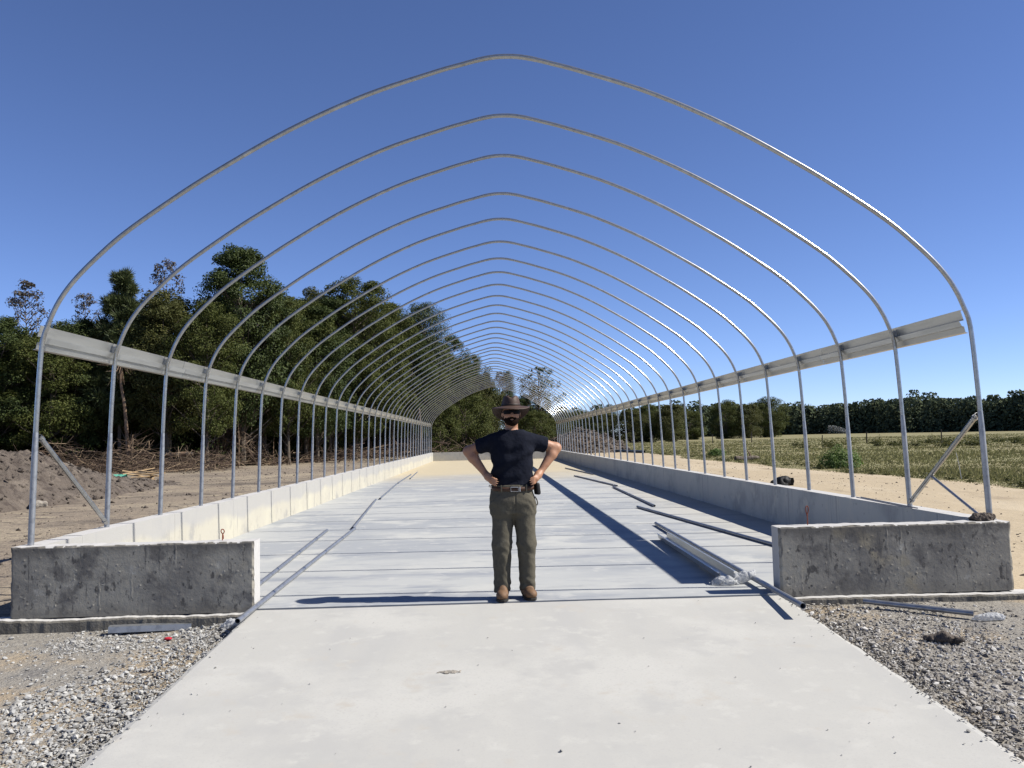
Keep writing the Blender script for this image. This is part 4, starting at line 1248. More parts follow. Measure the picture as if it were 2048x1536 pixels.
KINDS = {
    'oakA': (make_tree(1, 13, 3.3, 2.8, 'broad', 110, 280, 0.155, gaps=0.12), 13, 3.6, 'leafA'),
    'oakB': (make_tree(2, 13, 3.2, 2.4, 'broad', 105, 280, 0.15, gaps=0.12), 13, 3.5, 'leafB'),
    'oakC': (make_tree(3, 13, 3.0, 3.0, 'broad', 100, 270, 0.155, gaps=0.12), 13, 3.4, 'leafC'),
    'bigA': (make_tree(4, 16, 4.4, 2.5, 'broad', 230, 250, 0.18, (0.5, 1.05), trunk_r=0.24, gaps=0.16), 16, 4.8, 'leafB'),
    'bigB': (make_tree(5, 16, 4.8, 2.0, 'round', 270, 250, 0.17, (0.5, 1.0), trunk_r=0.24, gaps=0.12), 16, 5.2, 'leafA'),
    'sparseA': (make_tree(6, 14, 1.9, 5.5, 'broad', 120, 26, 0.19, (0.25, 0.5), trunk_r=0.12, gaps=0.0), 14, 2.1, 'leafR'),
    'sparseB': (make_tree(7, 14, 2.0, 5.0, 'broad', 150, 22, 0.18, (0.2, 0.5), trunk_r=0.12, gaps=0.0), 14, 2.2, 'leafR'),
    'sparseC': (make_tree(8, 10, 2.6, 3.6, 'round', 170, 22, 0.19, (0.2, 0.45), trunk_r=0.15, gaps=0.0), 10, 2.8, 'leafB'),
    'pineA': (make_tree(9, 14, 2.4, 3.5, 'pine', 190, 260, 0.07, (0.6, 1.1), trunk_r=0.15, lean=0.15), 14, 2.7, 'needle'),
    'pineB': (make_tree(10, 14, 2.0, 6.0, 'round', 130, 300, 0.11, (0.6, 1.1), trunk_r=0.15, lean=0.15), 14, 2.3, 'needle'),
    'bushA': (make_tree(11, 6, 2.6, 0.1, 'round', 85, 260, 0.14, (0.5, 0.9), trunk_r=0.10, gaps=0.2), 6, 2.8, 'leafA'),
    'bushB': (make_tree(12, 6, 2.4, 0.1, 'broad', 80, 260, 0.14, (0.5, 0.9), trunk_r=0.10, gaps=0.2), 6, 2.6, 'leafC'),
}
for k, ((mt_, mc_), _, _, lf) in KINDS.items():
    mt_.materials.append(M['bark']); mc_.materials.append(M[lf])


def plant(kind, x, y, H, hw, label, name, rz=None, group='trees at the edge of the wood'):
    (mt_, mc_), h0, w0, lf = KINDS[kind]
    t = empty(name, (x, y, gz1(x, y) - 0.05), x * 3.7 + y * 1.3 if rz is None else rz)
    t.scale = (hw / w0, hw / w0, H / h0)
    link('trunk', mt_, None, t); link('crown', mc_, None, t)
    return tag(t, label, 'tree', group)


G1 = 'trees at the edge of the wood'
FORE = [
    ('sparseA', -35.8, 66, 14.6, 1.9, 'thin sparse tree against the sky at the far left, outside the nearest hoop', 'sparse_tree'),
    ('oakB', -33.5, 58, 10.6, 3.2, 'dark green tree at the far left behind the dirt mound', 'leafy_tree'),
    ('sparseB', -30.6, 64, 13.3, 1.7, 'thin reddish sparse tree left of the pine, between the first two hoops', 'sparse_tree'),
    ('oakB', -29.2, 60, 10.7, 3.0, 'dark leafy tree below the thin reddish tree on the left', 'leafy_tree'),
    ('pineA', -26.2, 60, 13.9, 2.5, 'pointed pine between the first two hoops on the left', 'pine_tree'),
    ('sparseB', -24.6, 64.5, 15.8, 2.1, 'tall thin sparse tree right of the pointed pine', 'sparse_tree'),
    ('oakC', -22.8, 60, 12.0, 2.9, 'grey green tree below the tall thin sparse tree', 'leafy_tree'),
    ('bigA', -18.8, 64, 16.4, 4.3, 'tallest dense dark tree of the wood, behind the third hoop', 'leafy_tree'),
    ('oakA', -19.6, 58.5, 11.4, 2.9, 'olive tree in front of the tallest dense tree', 'leafy_tree'),
    ('oakA', -15.9, 66, 12.6, 2.7, 'olive tree just right of the tallest dense tree', 'leafy_tree'),
    ('oakC', -16.4, 80, 16.2, 2.7, 'pale yellow green tree top between the two biggest crowns', 'leafy_tree'),
    ('bigB', -12.4, 76, 16.2, 5.0, 'broad rounded olive tree, second biggest crown of the wood', 'leafy_tree'),
    ('oakA', -9.9, 84, 15.2, 3.1, 'tall olive tree right of the broad rounded crown', 'leafy_tree'),
    ('pineB', -7.2, 92, 16.4, 2.9, 'dark round topped pine rising right of the broad crown', 'pine_tree'),
    ('oakB', -4.9, 105, 14.4, 3.4, 'dark tree stepping down right of the round topped pine', 'leafy_tree'),
    ('oakA', -2.6, 115, 12.9, 3.0, 'smaller olive tree far down the line, left of the hoop ridge', 'leafy_tree'),
    ('oakB', -1.2, 125, 11.4, 2.8, 'last small tree of the line before the gap of sky', 'leafy_tree'),
    ('bushA', -2.6, 74, 6.2, 2.5, 'bushy green tree directly behind the end wall left of the man', 'bushy_tree'),
    ('bushB', -0.6, 80, 7.0, 2.0, 'bushy yellow green tree behind the man and the end wall', 'bushy_tree'),
    ('bushA', -4.6, 71, 4.9, 2.0, 'low bushy tree behind the left corner of the end wall', 'bushy_tree'),
    ('pineB', 2.9, 150, 13.5, 1.5, 'small round pine in the gap of sky above the hat', 'pine_tree'),
    ('sparseA', 1.3, 140, 12.7, 1.6, 'wispy small tree left of the round pine above the hat', 'sparse_tree'),
    ('sparseC', 5.6, 95, 9.6, 2.9, 'loose open tree with dark trunk right of the hat', 'sparse_tree'),
    ('bushA', 4.2, 88, 4.3, 2.4, 'dark bush behind the man, right of his shoulder', 'bushy_tree'),
    ('bushB', 7.0, 98, 4.0, 2.6, 'dark bush left of the far dirt heap', 'bushy_tree'),
    ('oakB', 4.5, 118, 7.6, 2.6, 'small dark tree behind the loose open tree', 'leafy_tree'),
    ('oakB', 1.6, 100, 6.6, 2.7, 'dark tree directly behind the hat', 'leafy_tree'),
    ('oakB', 3.6, 106, 6.4, 2.6, 'dark tree behind the brim of the hat on its right', 'leafy_tree'),
]
for a_ in FORE:
    plant(*a_)
GF_ = 'dense dark trees filling the left wood'
frng = rngof(808)
FILL = [(-41, 58), (-39, 64), (-37, 60), (-32, 67), (-28, 66), (-26.5, 70), (-22, 68), (-21, 72), (-17.5, 72), (-14.5, 70), (-16, 76), (-13.5, 86), (-11, 92), (-9.0, 99), (-7, 108), (-5, 118), (-8, 90), (-18, 82), (-24, 76), (-30, 74), (-36, 72), (-12, 102), (-9, 114), (-3.5, 128), (-44, 66), (-20, 90), (-15, 98), (-10.5, 88), (-9.2, 95), (-6.6, 101), (-5.8, 110), (-3.6, 119), (-8.4, 104), (-12.8, 81), (-14.8, 78), (-18.5, 69), (-20.5, 66), (-25, 66), (-28, 62.5), (-31.5, 61.5), (-35, 63), (-8.2, 87), (-6.4, 95), (-7.6, 99), (-5.2, 104), (-4.2, 111), (-2.2, 121), (-1.6, 131), (-12, 88), (-10.8, 97), (-38.5, 56.5), (-34.5, 58.5), (-30, 58), (-37, 66), (-33, 63.5), (-41.5, 62), (-29.5, 69), (-26, 64), (-23.5, 62.5), (-14.2, 74), (-15.6, 71)]
for k, (x, y) in enumerate(FILL):
    kd = ['oakA', 'oakB', 'oakC', 'oakB'][k % 4]
    bear = (x + 0.23) / y          # the wood's canopy line: height follows the bearing along the edge
    Hc = y * float(np.interp(bear, [-0.62, -0.53, -0.47, -0.41, -0.365, -0.306, -0.24, -0.21, -0.176, -0.117, -0.058, -0.028, 0.0], [0.146, 0.150, 0.168, 0.166, 0.182, 0.200, 0.175, 0.168, 0.175, 0.160, 0.112, 0.086, 0.06])) + 1.4
    plant(kd, x, y, float(Hc * frng.uniform(0.88, 1.02)), float(frng.uniform(3.1, 4.1)), 'dark leafy tree standing deep in the wood left of the hoops', 'leafy_tree', group=GF_)
EB = [(-48, 62), (-43, 64), (-40, 67), (-36.5, 68), (-33, 70), (-30, 71), (-27, 72), (-24, 73), (-21, 75), (-19, 79), (-16.5, 84), (-14, 92), (-11.5, 101), (-8.5, 111), (-17.5, 76), (-4.0, 88)]
for k, (x, y) in enumerate(EB):
    plant(['bushA', 'bushB', 'bushA'][k % 3], x, y, float(frng.uniform(4.2, 5.6)), float(frng.uniform(2.6, 3.4)), 'understorey bush along the shaded foot of the left wood', 'bushy_tree', group='understorey bushes of the left wood')

# trees across the field on the right
for a_ in [
    ('pineB', 28.1, 200, 9.0, 1.9, 'round headed pine rising above the far tree line near the house', 'pine_tree'),
    ('bushA', 19.9, 190, 7.2, 5.0, 'dark far tree behind the last right hoops and the dirt heap', 'leafy_tree'),
    ('bushB', 25.0, 188, 6.6, 4.6, 'dark far tree under the round headed pine', 'leafy_tree'),
    ('bushB', 30.5, 186, 7.2, 4.2, 'dull far tree just right of the round headed pine', 'leafy_tree'),
    ('bushA', 34.6, 190, 8.2, 4.6, 'far tree with a bulging top, left of the dip in the tree line', 'leafy_tree'),
    ('bushB', 39.6, 185, 8.1, 4.2, 'yellowish far tree beside the bulging top', 'leafy_tree'),
    ('bushA', 47.5, 230, 7.6, 5.5, 'low dark far tree in the dip of the tree line', 'leafy_tree'),
    ('bushA', 55.5, 235, 8.2, 5.0, 'low dark far tree left of the three field oaks', 'leafy_tree'),
    ('bushA', 66.4, 240, 10.6, 5.4, 'left of the three rounded oaks at the field edge', 'leafy_tree'),
    ('bushB', 73.0, 240, 9.6, 5.2, 'middle of the three rounded oaks at the field edge', 'leafy_tree'),
    ('bushA', 85.2, 258, 11.9, 6.6, 'rightmost of the three rounded oaks, standing out alone', 'leafy_tree'),
]:
    plant(*a_, group='trees across the field')

# far wood along the end of the field, one mass
fr = rngof(909)
path = np.array([(10, 420), (60, 440), (110, 430), (165, 430), (190, 400), (186, 330), (192, 270), (200, 215), (215, 170)], float)
seglen = np.concatenate([[0], np.cumsum(np.linalg.norm(np.diff(path, axis=0), axis=1))])
mbf = MB(); mbk = MB()
for k in range(320):
    s = fr.uniform(0, seglen[-1]) if k < 250 else fr.uniform(60, 260); px_ = np.interp(s, seglen, path[:, 0]) + fr.normal(0, 2) + fr.uniform(0, 14); py_ = np.interp(s, seglen, path[:, 1]) + fr.normal(0, 2) + (fr.uniform(0, 14) if px_ < 165 else 0)
    dist = math.hypot(px_, py_)
    Ht = dist * (0.0315 + 0.006 * vnoise(np.array([s * 0.03]), np.array([0.5]), 0, 12)[0] + fr.uniform(-0.006, 0.004)) + 1.6
    if k % 9 == 0: Ht *= 1.14
    Wd_ = fr.uniform(3.8, 6.5)
    m = 430
    t_ = fr.uniform(0.0, 1, m); th_ = fr.uniform(0, 2 * PI, m)
    rad = Wd_ * np.sqrt(np.clip(1 - (t_ * 1.02 - 0.35) ** 2 / 0.55, 0.02, 1)) * np.sqrt(fr.uniform(0.3, 1, m)) * (1 + 0.3 * vnoise(th_ * 2, t_ * 6, 0, k))
    C = np.stack([px_ + rad * np.cos(th_), py_ + rad * np.sin(th_), -0.2 + Ht * t_], -1)
    Nn = unit(np.stack([np.cos(th_), np.sin(th_), np.full(m, 0.8)], -1) + fr.normal(0, 0.5, (m, 3)))
    L = fr.uniform(0.8, 1.8, m)
    V, F = leaf_quads(C, Nn, L, L * 0.7, fr); mbf.add(V, F)
fw_ = tag(mbf.build('far_wood', M['farleaf']), 'dark band of distant woods beyond the field', 'woods', kind='stuff')

# the wood's dark depth behind the edge trees on the left, one mass
mbf = MB()
for k in range(46):
    px_ = -72 + 64 * (k + fr.uniform(-0.4, 0.4)) / 45; py_ = 92 + 34 * max(0, (px_ + 40) / 32) + fr.uniform(0, 8)
    m = 420; t_ = fr.uniform(0.0, 1, m); th_ = fr.uniform(0, 2 * PI, m)
    rad = 3.4 * np.sqrt(np.clip(1 - (t_ - 0.35) ** 2 / 0.5, 0.05, 1)) * np.sqrt(fr.uniform(0.2, 1, m))
    C = np.stack([px_ + rad * np.cos(th_), py_ + rad * np.sin(th_), -0.2 + 7.5 * t_], -1)
    L = fr.uniform(0.5, 1.1, m)
    V, F = leaf_quads(C, unit(np.stack([np.cos(th_), np.sin(th_), np.full(m, 0.6)], -1) + fr.normal(0, 0.5, (m, 3))), L, L * 0.7, fr); mbf.add(V, F)
tag(mbf.build('deep_wood', M['leafB']), 'dark depth of the wood behind its edge trees', 'woods', kind='stuff')

# undergrowth and leaf litter at the foot of the left wood
ug = rngof(611)
edge_pts = np.array([(-50, 49), (-38, 52), (-30, 54.5), (-24, 58), (-19.5, 61), (-17.5, 67), (-16, 75), (-13.5, 86), (-11, 97), (-8, 108), (-4, 112), (3, 108), (10, 112)], float)
es = np.concatenate([[0], np.cumsum(np.linalg.norm(np.diff(edge_pts, axis=0), axis=1))])


def along(s, off):
    x = np.interp(s, es, edge_pts[:, 0]); y = np.interp(s, es, edge_pts[:, 1])
    return x - off * 0.35, y + off


n = 30000
s = ug.uniform(0, es[-1], n); off = ug.uniform(0.0, 9.0, n)
x, y = along(s, off)
hmax = 0.5 + 2.2 * np.clip(vnoise(s * 0.5, off * 0.3, 0, 71) + 0.35, 0, 1)
C = np.stack([x, y, -0.15 + hmax * ug.uniform(0, 1, n)], -1)
L = ug.uniform(0.08, 0.2, n)
V, F = leaf_quads(C, unit(ug.normal(size=(n, 3)) + np.array([0.4, -0.2, 0.6])), L, L * 0.6, ug)
tag(link('undergrowth', mesh_np('undergrowth', V, F), M['leafB']), 'dark leafy undergrowth at the foot of the wood', 'undergrowth', kind='stuff')


# twigs: brush piles pushed up along the wood
def twigs(n, xf, yf, zf, lmin, lmax, rg, flat=0.25, rad=(0.012, 0.035)):
    mb = MB()
    x, y = xf(n), yf(n)
    for k in range(n):
        d = rg.normal(size=3); d[2] *= flat; d /= np.linalg.norm(d)
        L = rg.uniform(lmin, lmax); c = np.array([x[k], y[k], zf(x[k], y[k]) * rg.uniform(0.1, 1.0) - 0.1])
        m_ = c + np.array([0, 0, 1]) * rg.normal(0, 0.08) * L + rg.normal(0, 0.05, 3) * L
        r0 = rg.uniform(*rad)
        V, F = tube_vf(np.stack([c - d * L / 2, m_, c + d * L / 2]), [r0, r0 * 0.8, r0 * 0.35], 3, cap=False)
        mb.add(V, F)
    return mb


bz_ = lambda x, y: 0.45 + 2.0 * math.exp(-((x + 25) / 6.5) ** 2) * (0.6 + 0.4 * math.sin(x * 1.3)) * math.exp(-((y - 55) / 2.2) ** 2)
mb = twigs(1900, lambda n: ug.uniform(-36, -17.0, n), lambda n: 54.5 + ug.normal(0, 1.9, n), bz_, 0.4, 3.2, ug, 0.45, (0.008, 0.026))
tag(mb.build('brush_pile', M['twig']), 'tangled brown brush pile in front of the wood on the left', 'brush pile', kind='stuff')
mb = twigs(750, lambda n: -19.6 + ug.normal(0, 1.5, n), lambda n: 65 + ug.normal(0, 1.2, n), lambda x, y: 2.9 * math.exp(-((x + 19.6) / 2.0) ** 2), 0.6, 2.6, ug, 0.7)
tag(mb.build('brush_pile', M['twig']), 'tall rounded heap of brown brush behind the fifth left post', 'brush pile', kind='stuff')
mb = twigs(800, lambda n: np.interp(ug.uniform(38, 75, n), es, edge_pts[:, 0]) + ug.normal(0, 0.8, n) + 1.5, lambda n: ug.uniform(64, 106, n), lambda x, y: 0.9, 0.6, 3.0, ug, 0.35)
tag(mb.build('brush_pile', M['twig']), 'long low line of brown brush along the foot of the wood', 'brush pile', kind='stuff')
mb = twigs(420, lambda n: ug.uniform(-9, 9, n), lambda n: 67.5 + ug.normal(0, 1.3, n), lambda x, y: 1.5, 0.6, 2.4, ug, 0.5)
tag(mb.build('brush_pile', M['twig']), 'reddish brush heaped just beyond the end wall', 'brush pile', kind='stuff')

# bare saplings
sr = rngof(717)
for k in range(34):
    s_ = sr.uniform(8, 78); x, y = along(np.array([s_]), np.array([sr.uniform(-1.0, 1.8)]))
    x, y = float(x[0]), float(y[0]); Hs = sr.uniform(3.0, 7.5)
    P_ = smooth_poly([(0, 0, -0.2), (sr.normal(0, .12), sr.normal(0, .12), Hs * 0.4), (sr.normal(0, .3), sr.normal(0, .3), Hs * 0.75), (sr.normal(0, .5), sr.normal(0, .5), Hs)], 0.6)
    V, F = tube_vf(P_, np.linspace(sr.uniform(0.035, 0.07), 0.012, len(P_)), 5)
    mb = MB().add(V, F)
    for _ in range(6):
        i = sr.integers(len(P_) // 3, len(P_)); d = np.array([sr.normal(), sr.normal(), 0.9]); d /= np.linalg.norm(d)
        V, F = tube_vf(np.stack([P_[i], P_[i] + d * sr.uniform(0.5, 1.3)]), [0.014, 0.005], 3, cap=False); mb.add(V, F)
    o = mb.build('sapling', M['deadbark'])
    o.location = (x, y, gz1(x, y))
    tag(o, 'thin bare sapling in front of the dark wood', 'sapling', 'bare saplings')

# dead reddish tree, grey snag, logs
P_ = smooth_poly([(0.2, 0, -0.3), (0.1, 0, 2.0), (-0.1, 0, 4.4), (-0.35, 0, 6.0), (-0.3, 0, 7.8)], 0.4)
t = tag(empty('dead_tree', (-24.6, 57.2, gz1(-24.6, 57.2))), 'dead reddish brown trunk leaning in front of the wood on the left', 'tree')
V, F = tube_vf(P_, np.linspace(0.15, 0.07, len(P_)), 7); MB().add(V, F).build('trunk', M['deadbark'], t)
mb = MB()
for _ in range(70):
    hi = _ < 40
    b0 = np.array([-0.3, 0, 7.2]) if hi else np.array([0.15, 0, sr.uniform(-0.1, 2.2)])
    d = np.array([sr.normal(), sr.normal() * 0.6, sr.normal(0.1, 0.8) if hi else sr.normal(0.6, 0.5)]); d /= np.linalg.norm(d)
    V, F = tube_vf(np.stack([b0, b0 + d * sr.uniform(0.3, 0.8) + sr.normal(0, .08, 3), b0 + d * sr.uniform(0.8, 2.0)]), [0.03, 0.02, 0.008], 3, cap=False); mb.add(V, F)
mb.build('twigs', M['deadbark'], t)
V, F = tube_vf(smooth_poly([(0, 0, -0.2), (0.05, 0, 2.0), (-0.05, 0, 4.1)], 0.4), np.linspace(0.15, 0.09, 11)[:len(smooth_poly([(0, 0, -0.2), (0.05, 0, 2.0), (-0.05, 0, 4.1)], 0.4))], 8)
o = MB().add(V, F).build('bare_trunk', M['bark']); o.location = (-5.75, 66.0, gz1(-5.75, 66))
tag(o, 'bare grey snag standing near the far left corner of the hoops', 'trunk')


def log_thing(x, y, L, r_, rz, label, m='deadbark', stub=False):
    z = gz1(x, y) + r_ * 0.8
    t = tag(empty('log', (x, y, z), rz), label, 'log')
    P_ = np.stack([np.linspace(-L / 2, L / 2, 7), 0.04 * np.sin(np.arange(7)), 0.03 * np.cos(np.arange(7) * 1.3)], -1)
    V, F = tube_vf(P_, r_ * np.array([0.9, 1.05, 1, 0.97, 0.95, 0.9, 0.8]), 9); MB().add(V, F).build('stem', M[m], t)
    if stub:
        V, F = tube_vf(np.array([(L * 0.2, 0, 0), (L * 0.12, 0.05, r_ * 2.2), (L * 0.02, 0.05, r_ * 3.6)]), [r_ * 0.5, r_ * 0.35, r_ * 0.12], 6); MB().add(V, F).build('branch', M['deadbark'], t)
    return t


log_thing(-21.2, 57.0, 2.2, 0.16, 0.05, 'pale cut log lying on top of the brush at the wood edge').location.z = 0.95
log_thing(14.9, 50.0, 1.5, 0.15, 0.2, 'dark fallen log with a pale broken branch at the field edge', 'bark', True)


# ---------------------------------------------------------------- dirt mounds
def mound(name, x0, x1, y0, y1, step, hf, label, seed, rough=1.0):
    xs = np.arange(x0, x1, step); ys = np.arange(y0, y1, step)
    X, Y = np.meshgrid(xs, ys, indexing='ij')
    hgt = hf(X, Y)
    n = 0.20 * fbm(X * 0.9, Y * 0.9, 0, seed) + 0.24 * np.abs(fbm(X * 2.4, Y * 2.4, 0, seed + 4, 4)) + 0.15 * np.abs(fbm(X * 6, Y * 6, 0, seed + 6, 3))
    Z = ground_z(X, Y) - 0.12 + hgt * 1.0 + n * rough * np.clip(hgt * 1.6, 0, 1) + 0.12 * np.clip(hgt * 6, 0, 1)
    i = np.arange(X.size).reshape(X.shape)
    F = np.stack([i[:-1, :-1], i[1:, :-1], i[1:, 1:], i[:-1, 1:]], -1).reshape(-1, 4)
    V = np.stack([X, Y, Z], -1).reshape(-1, 3)
    hm = hgt.ravel(); F = F[(hm[F] > 0.0).any(1)]
    u, inv = np.unique(F.ravel(), return_inverse=True)
    t = tag(empty(name, (0, 0, 0)), label, 'mound')
    link('earth', mesh_np('earth', V[u], inv.reshape(-1, 4)), M['clod'], t)
    rg = rngof(seed); c = V[u][hm[u] > 0.08]
    p = c[rg.integers(0, len(c), 3500)] + rg.normal(0, step * 0.5, (3500, 3)) * np.array([1, 1, 0.1])
    sz = np.exp(rg.normal(math.log(0.05), 0.5, len(p))).clip(0.02, 0.19) * (1 if step < 0.2 else 1.4)
    Vc, Fc = stones(p, sz, rg, 0.75)
    tag(link('clods', mesh_np('clods', Vc, Fc), M['clod'], t), kind='stuff')
    return t


def hf_left(X, Y):
    h = np.interp(Y, [12, 16, 22, 26, 29, 31.5, 34, 37, 39.5], [0.0, 1.4, 1.95, 1.85, 1.62, 1.25, 0.75, 0.3, 0.0])
    d = np.abs(X + 17.2 - 0.4 * np.sin(Y * 0.5)) / np.where(X > -17.2, 4.3, 5)
    return h * np.clip(1 - d, 0, 1) ** 0.85


mound('dirt_mound', -23, -11.5, 13, 40, 0.10, hf_left, 'big grey brown dirt mound at the left behind the first post', 141)
mound('dirt_mound', 4, 17, 80, 98, 0.22, lambda X, Y: 2.35 * np.clip(1 - np.sqrt(((X - 9.2) / 4.9) ** 2 + ((Y - 88) / 5.5) ** 2), 0, 1) ** 0.75, 'heap of grey clods beyond the far right end of the house', 151, 1.6)

# loose clods on the yard and on the sand track
cl = rngof(333)
n = 6500
x = -5 - 22 * cl.uniform(0, 1, n) ** 1.1; y = 9 + 52 * cl.uniform(0, 1, n) ** 1.3
sz = np.exp(cl.normal(math.log(0.017), 0.55, n)).clip(0.006, 0.10)
V, F = stones(np.stack([x, y, ground_z(x, y) + sz * 0.2], -1), sz, cl, chips=True)
tag(link('loose_clods', mesh_np('loose_clods', V, F), M['clod']), 'loose clods scattered over the yard left of the house', 'clods', kind='stuff')
n = 2200
x = cl.uniform(4.8, 13.6, n); y = 5 + 45 * cl.uniform(0, 1, n) ** 1.3
sz = np.exp(cl.normal(math.log(0.011), 0.55, n)).clip(0.005, 0.07)
V, F = stones(np.stack([x, y, ground_z(x, y) + sz * 0.15], -1), sz, cl, chips=True)
tag(link('loose_clods', mesh_np('loose_clods', V, F), M['clod']), 'dark crumbs scattered over the sand track', 'clods', kind='stuff')

# rubble by the mound, green pipe, lumber
for k, (x, y, s_) in enumerate([(-13.55, 24.9, 0.19), (-12.95, 24.2, 0.15), (-14.1, 25.4, 0.17)]):
    o = crumple('rubble_lump', (x, y, gz1(x, y) + 0.05), (s_ * 1.3, s_, s_ * 0.7), M['rubble'], 301 + k, 0.6, 0.035, 5)
    tag(o, ['pale lump of rubble at the foot of the left mound, middle one', 'pale lump of rubble at the foot of the left mound, nearest one', 'pale lump of rubble at the foot of the left mound, leftmost one'][k], 'rubble', 'pale rubble lumps')
V, F = tube_vf(np.array([(-0.27, 0, 0), (0, 0, 0), (0.27, 0, 0)]), 0.20, 24, hollow=0.012)
o = MB().add(V, F).build('pipe_offcut', M['greenpipe']); o.location = (-17.35, 39.6, gz1(-17.35, 39.6) + 0.20); o.rotation_euler = (0, 0, R_(10))
tag(o, 'short bright green pipe lying in the yard beside scrap lumber', 'pipe')
for k in range(11):
    L = cl.uniform(0.7, 1.5)
    V, F = box_vf(-L / 2, L / 2, -0.045, 0.045, -0.019, 0.019)
    o = MB().add(V, F).build('scrap_board', M['board'])
    o.location = (-16.45 + cl.uniform(-0.45, 0.6), 39.6 + cl.uniform(-0.4, 0.4), gz1(-16.4, 39.6) + 0.05 + 0.045 * k)
    o.rotation_euler = (cl.uniform(-0.3, 0.3), cl.uniform(-0.25, 0.25), cl.uniform(-1.2, 1.2))
    tag(o, 'scrap board in the small lumber heap by the green pipe', 'board', 'scrap boards by the green pipe')
o = crumple('pale_scrap', (-18.0, 40.5, gz1(-18, 40.5)), (0.16, 0.12, 0.22), M['white'], 311, 0.5, 0.03, 6)
tag(o, 'small white scrap left of the green pipe', 'scrap')

# pale sand patch by the mound
# black sheet and blue pipe on the right
o = crumple('black_plastic', (8.5, 25.4, gz1(8.5, 25.4) - 0.02), (0.32, 0.22, 0.17), M['blackplastic'], 321, 0.5, 0.022, 4)
tag(o, 'black plastic bundle behind the right side wall on the sand', 'plastic')
pipe_thing('plastic_pipe', (11.3, 88.0, gz1(11.3, 88) + 0.13), (13.4, 75.5, gz1(13.4, 75.5) + 0.13), 0.12, M['bluepipe'], 'long dark blue pipe on the ground by the far clod heap', 'pipe')

# ---------------------------------------------------------------- field
for k, (x, y, h, r_, lb) in enumerate([(45.4, 102, 1.4, 0.075, 'tallest dark fence post in the field'), (49.6, 126.5, 1.0, 0.07, 'short fence post left of the tallest one'),
                                       (38.6, 148, 1.5, 0.07, 'thin fence post in front of the field oaks, left one'), (41.5, 135, 1.8, 0.07, 'thin fence post in front of the field oaks, right one'),
                                       (31.5, 166, 1.6, 0.07, 'farthest fence post, seen between the middle right hoops'), (46.0, 86, 1.5, 0.06, 'thin fence post at the far right behind the first hoop')]):
    o = pipe_thing('fence_post', (x, y, gz1(x, y) - 0.1), (x + 0.03, y, gz1(x, y) + h), r_, M['post'], lb, 'post', 'field fence posts', hollow=0.02, sides=7)
V, F = tube_vf(np.array([(0.06, 0, -0.1), (0.0, 0, 0.4), (-0.075, 0, 0.82)]), [0.013, 0.012, 0.010], 6)
o = MB().add(V, F).build('stake', M['white']); o.location = (14.15, 25.8, gz1(14.15, 25.8))
tag(o, 'thin leaning white stake in the grass by the sand track', 'stake')

gs = rngof(515)
n = 95000
y = 7 * np.exp(gs.uniform(0, 1, n) ** 0.85 * math.log(190 / 7)); x = 13.2 + (np.clip(0.72 * y - 9, 3, 200)) * gs.uniform(0, 1, n) ** 1.25
x = x + 0.9 * vnoise(y * 0.16, y * 0 + 3.3, 0, 17)
z = ground_z(x, y)
dist = np.hypot(x, y)
tall = (0.05 + 0.075 * np.clip(vnoise(x * 0.25, y * 0.25, 0, 81) + 0.4, 0, 1.3)) * np.clip((x - 13.0) / 2.5, 0.35, 1) * gs.uniform(0.6, 1.3, n)
wd = 0.008 + dist * 0.0008
a = gs.uniform(0, PI, n); ln = gs.normal(0, 0.3, (n, 2)) * tall[:, None]
dx = np.cos(a) * wd; dy = np.sin(a) * wd
V = np.stack([np.stack([x - dx, y - dy, z - 0.02], -1), np.stack([x + dx, y + dy, z - 0.02], -1), np.stack([x + ln[:, 0], y + ln[:, 1], z + tall], -1)], 1).reshape(-1, 3)
tag(link('grass', mesh_np('grass', V, np.arange(n * 3).reshape(n, 3)), M['grass']), 'dry brownish grass of the field on the right', 'grass', kind='stuff')


def weed_mesh(name, n, rx, ry, rz_, rg, leaf=(0.05, 0.11)):
    d = unit(rg.normal(size=(n, 3))); d[:, 2] = np.abs(d[:, 2])
    C = d * (rg.uniform(0.3, 1, n) ** 0.5)[:, None] * np.array([rx, ry, rz_]) * (1 + 0.25 * vnoise(d[:, 0] * 4, d[:, 1] * 4, d[:, 2] * 4, 5))[:, None]
    L = rg.uniform(*leaf, n)
    V, F = leaf_quads(C, unit(d + np.array([0, 0, 0.5]) + rg.normal(0, 0.5, (n, 3))), L, L * 0.7, rg)
    return mesh_np(name, V, F)


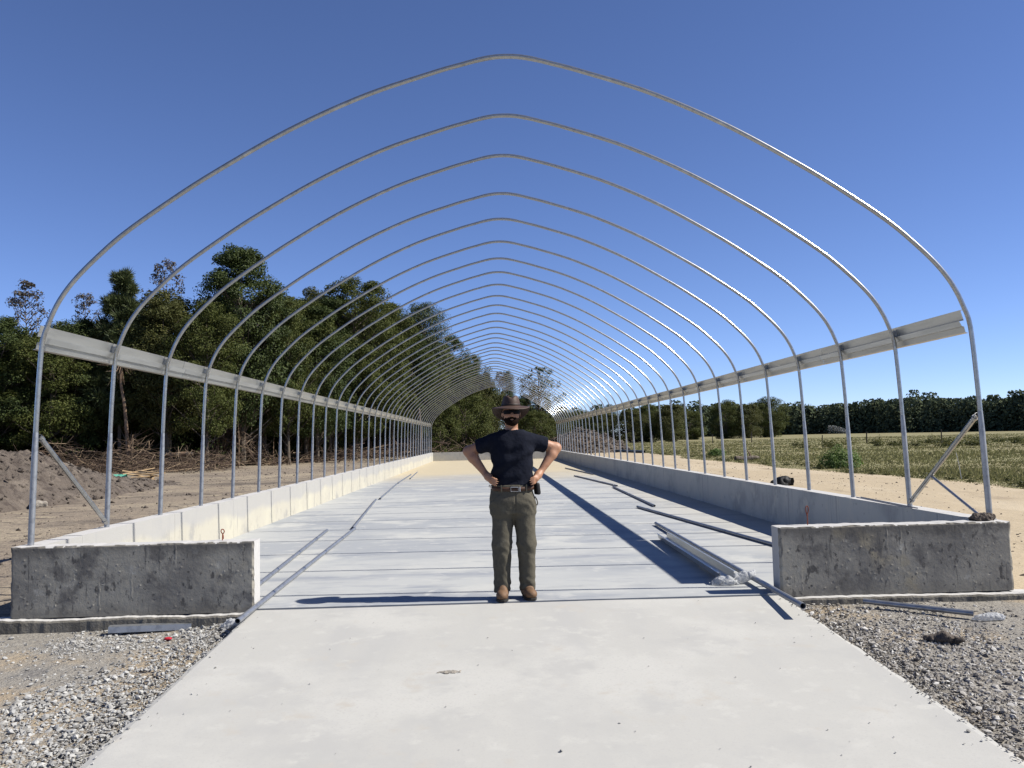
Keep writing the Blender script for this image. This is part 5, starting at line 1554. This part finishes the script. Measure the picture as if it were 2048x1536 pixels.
o = link('bush', weed_mesh('bush', 3600, 1.0, 0.85, 1.0, gs), M['weed'])
o.location = (14.9, 36.6, gz1(14.9, 36.6) - 0.05)
tag(o, 'round bright green bush at the edge of the sand track', 'bush')
o = link('bush', weed_mesh('bush', 1400, 0.7, 0.6, 0.55, gs, (0.06, 0.13)), M['weed'])
o.location = (15.9, 60.5, gz1(15.9, 60)); tag(o, 'small open green bush left of the fallen log', 'bush')
V_, F_ = [], []
mbw = MB()
for k in range(150):
    if k < 95:
        y = 9 + 70 * gs.uniform(0, 1) ** 1.1; x = 13.5 + abs(gs.normal(0, 0.9)); hh = gs.uniform(0.08, 0.26); w_ = gs.uniform(0.15, 0.5); nn = 70; lf = (0.04, 0.10)
    else:
        y = gs.uniform(70, 100); x = gs.uniform(28, 66); hh = gs.uniform(0.4, 1.1); w_ = gs.uniform(0.5, 1.4); nn = 130; lf = (0.12, 0.3)
    d = unit(gs.normal(size=(nn, 3))); d[:, 2] = np.abs(d[:, 2])
    C = np.array([x, y, gz1(x, y)]) + d * gs.uniform(0.2, 1, nn)[:, None] * np.array([w_, w_, hh])
    L = gs.uniform(*lf, nn)
    V, F = leaf_quads(C, unit(d + np.array([0, 0, 0.6]) + gs.normal(0, 0.5, (nn, 3))), L, L * 0.6, gs); mbw.add(V, F)
tag(mbw.build('weeds', M['leafC']), 'low green weeds along the edge of the field', 'weeds', kind='stuff')

# irrigation spray far across the field
n = 900
tt = gs.uniform(0, 1, n); fan = gs.uniform(0, 1, n) ** 0.5
X_ = 140.5 - 8.2 * tt; Z_ = 0.0 + (1.1 + 2.6 * (1 - (1 - np.clip(tt * 1.15, 0, 1)) ** 2)) * fan
C = np.stack([X_ + gs.normal(0, 0.1, n), 330 + gs.normal(0, 0.4, n), Z_], -1)
V, F = leaf_quads(C, unit(gs.normal(size=(n, 3))), 0.12, 0.10, gs)
tag(link('water_spray', mesh_np('water_spray', V, F), M['water']), 'white arc of irrigation water far across the field', 'water', kind='stuff')
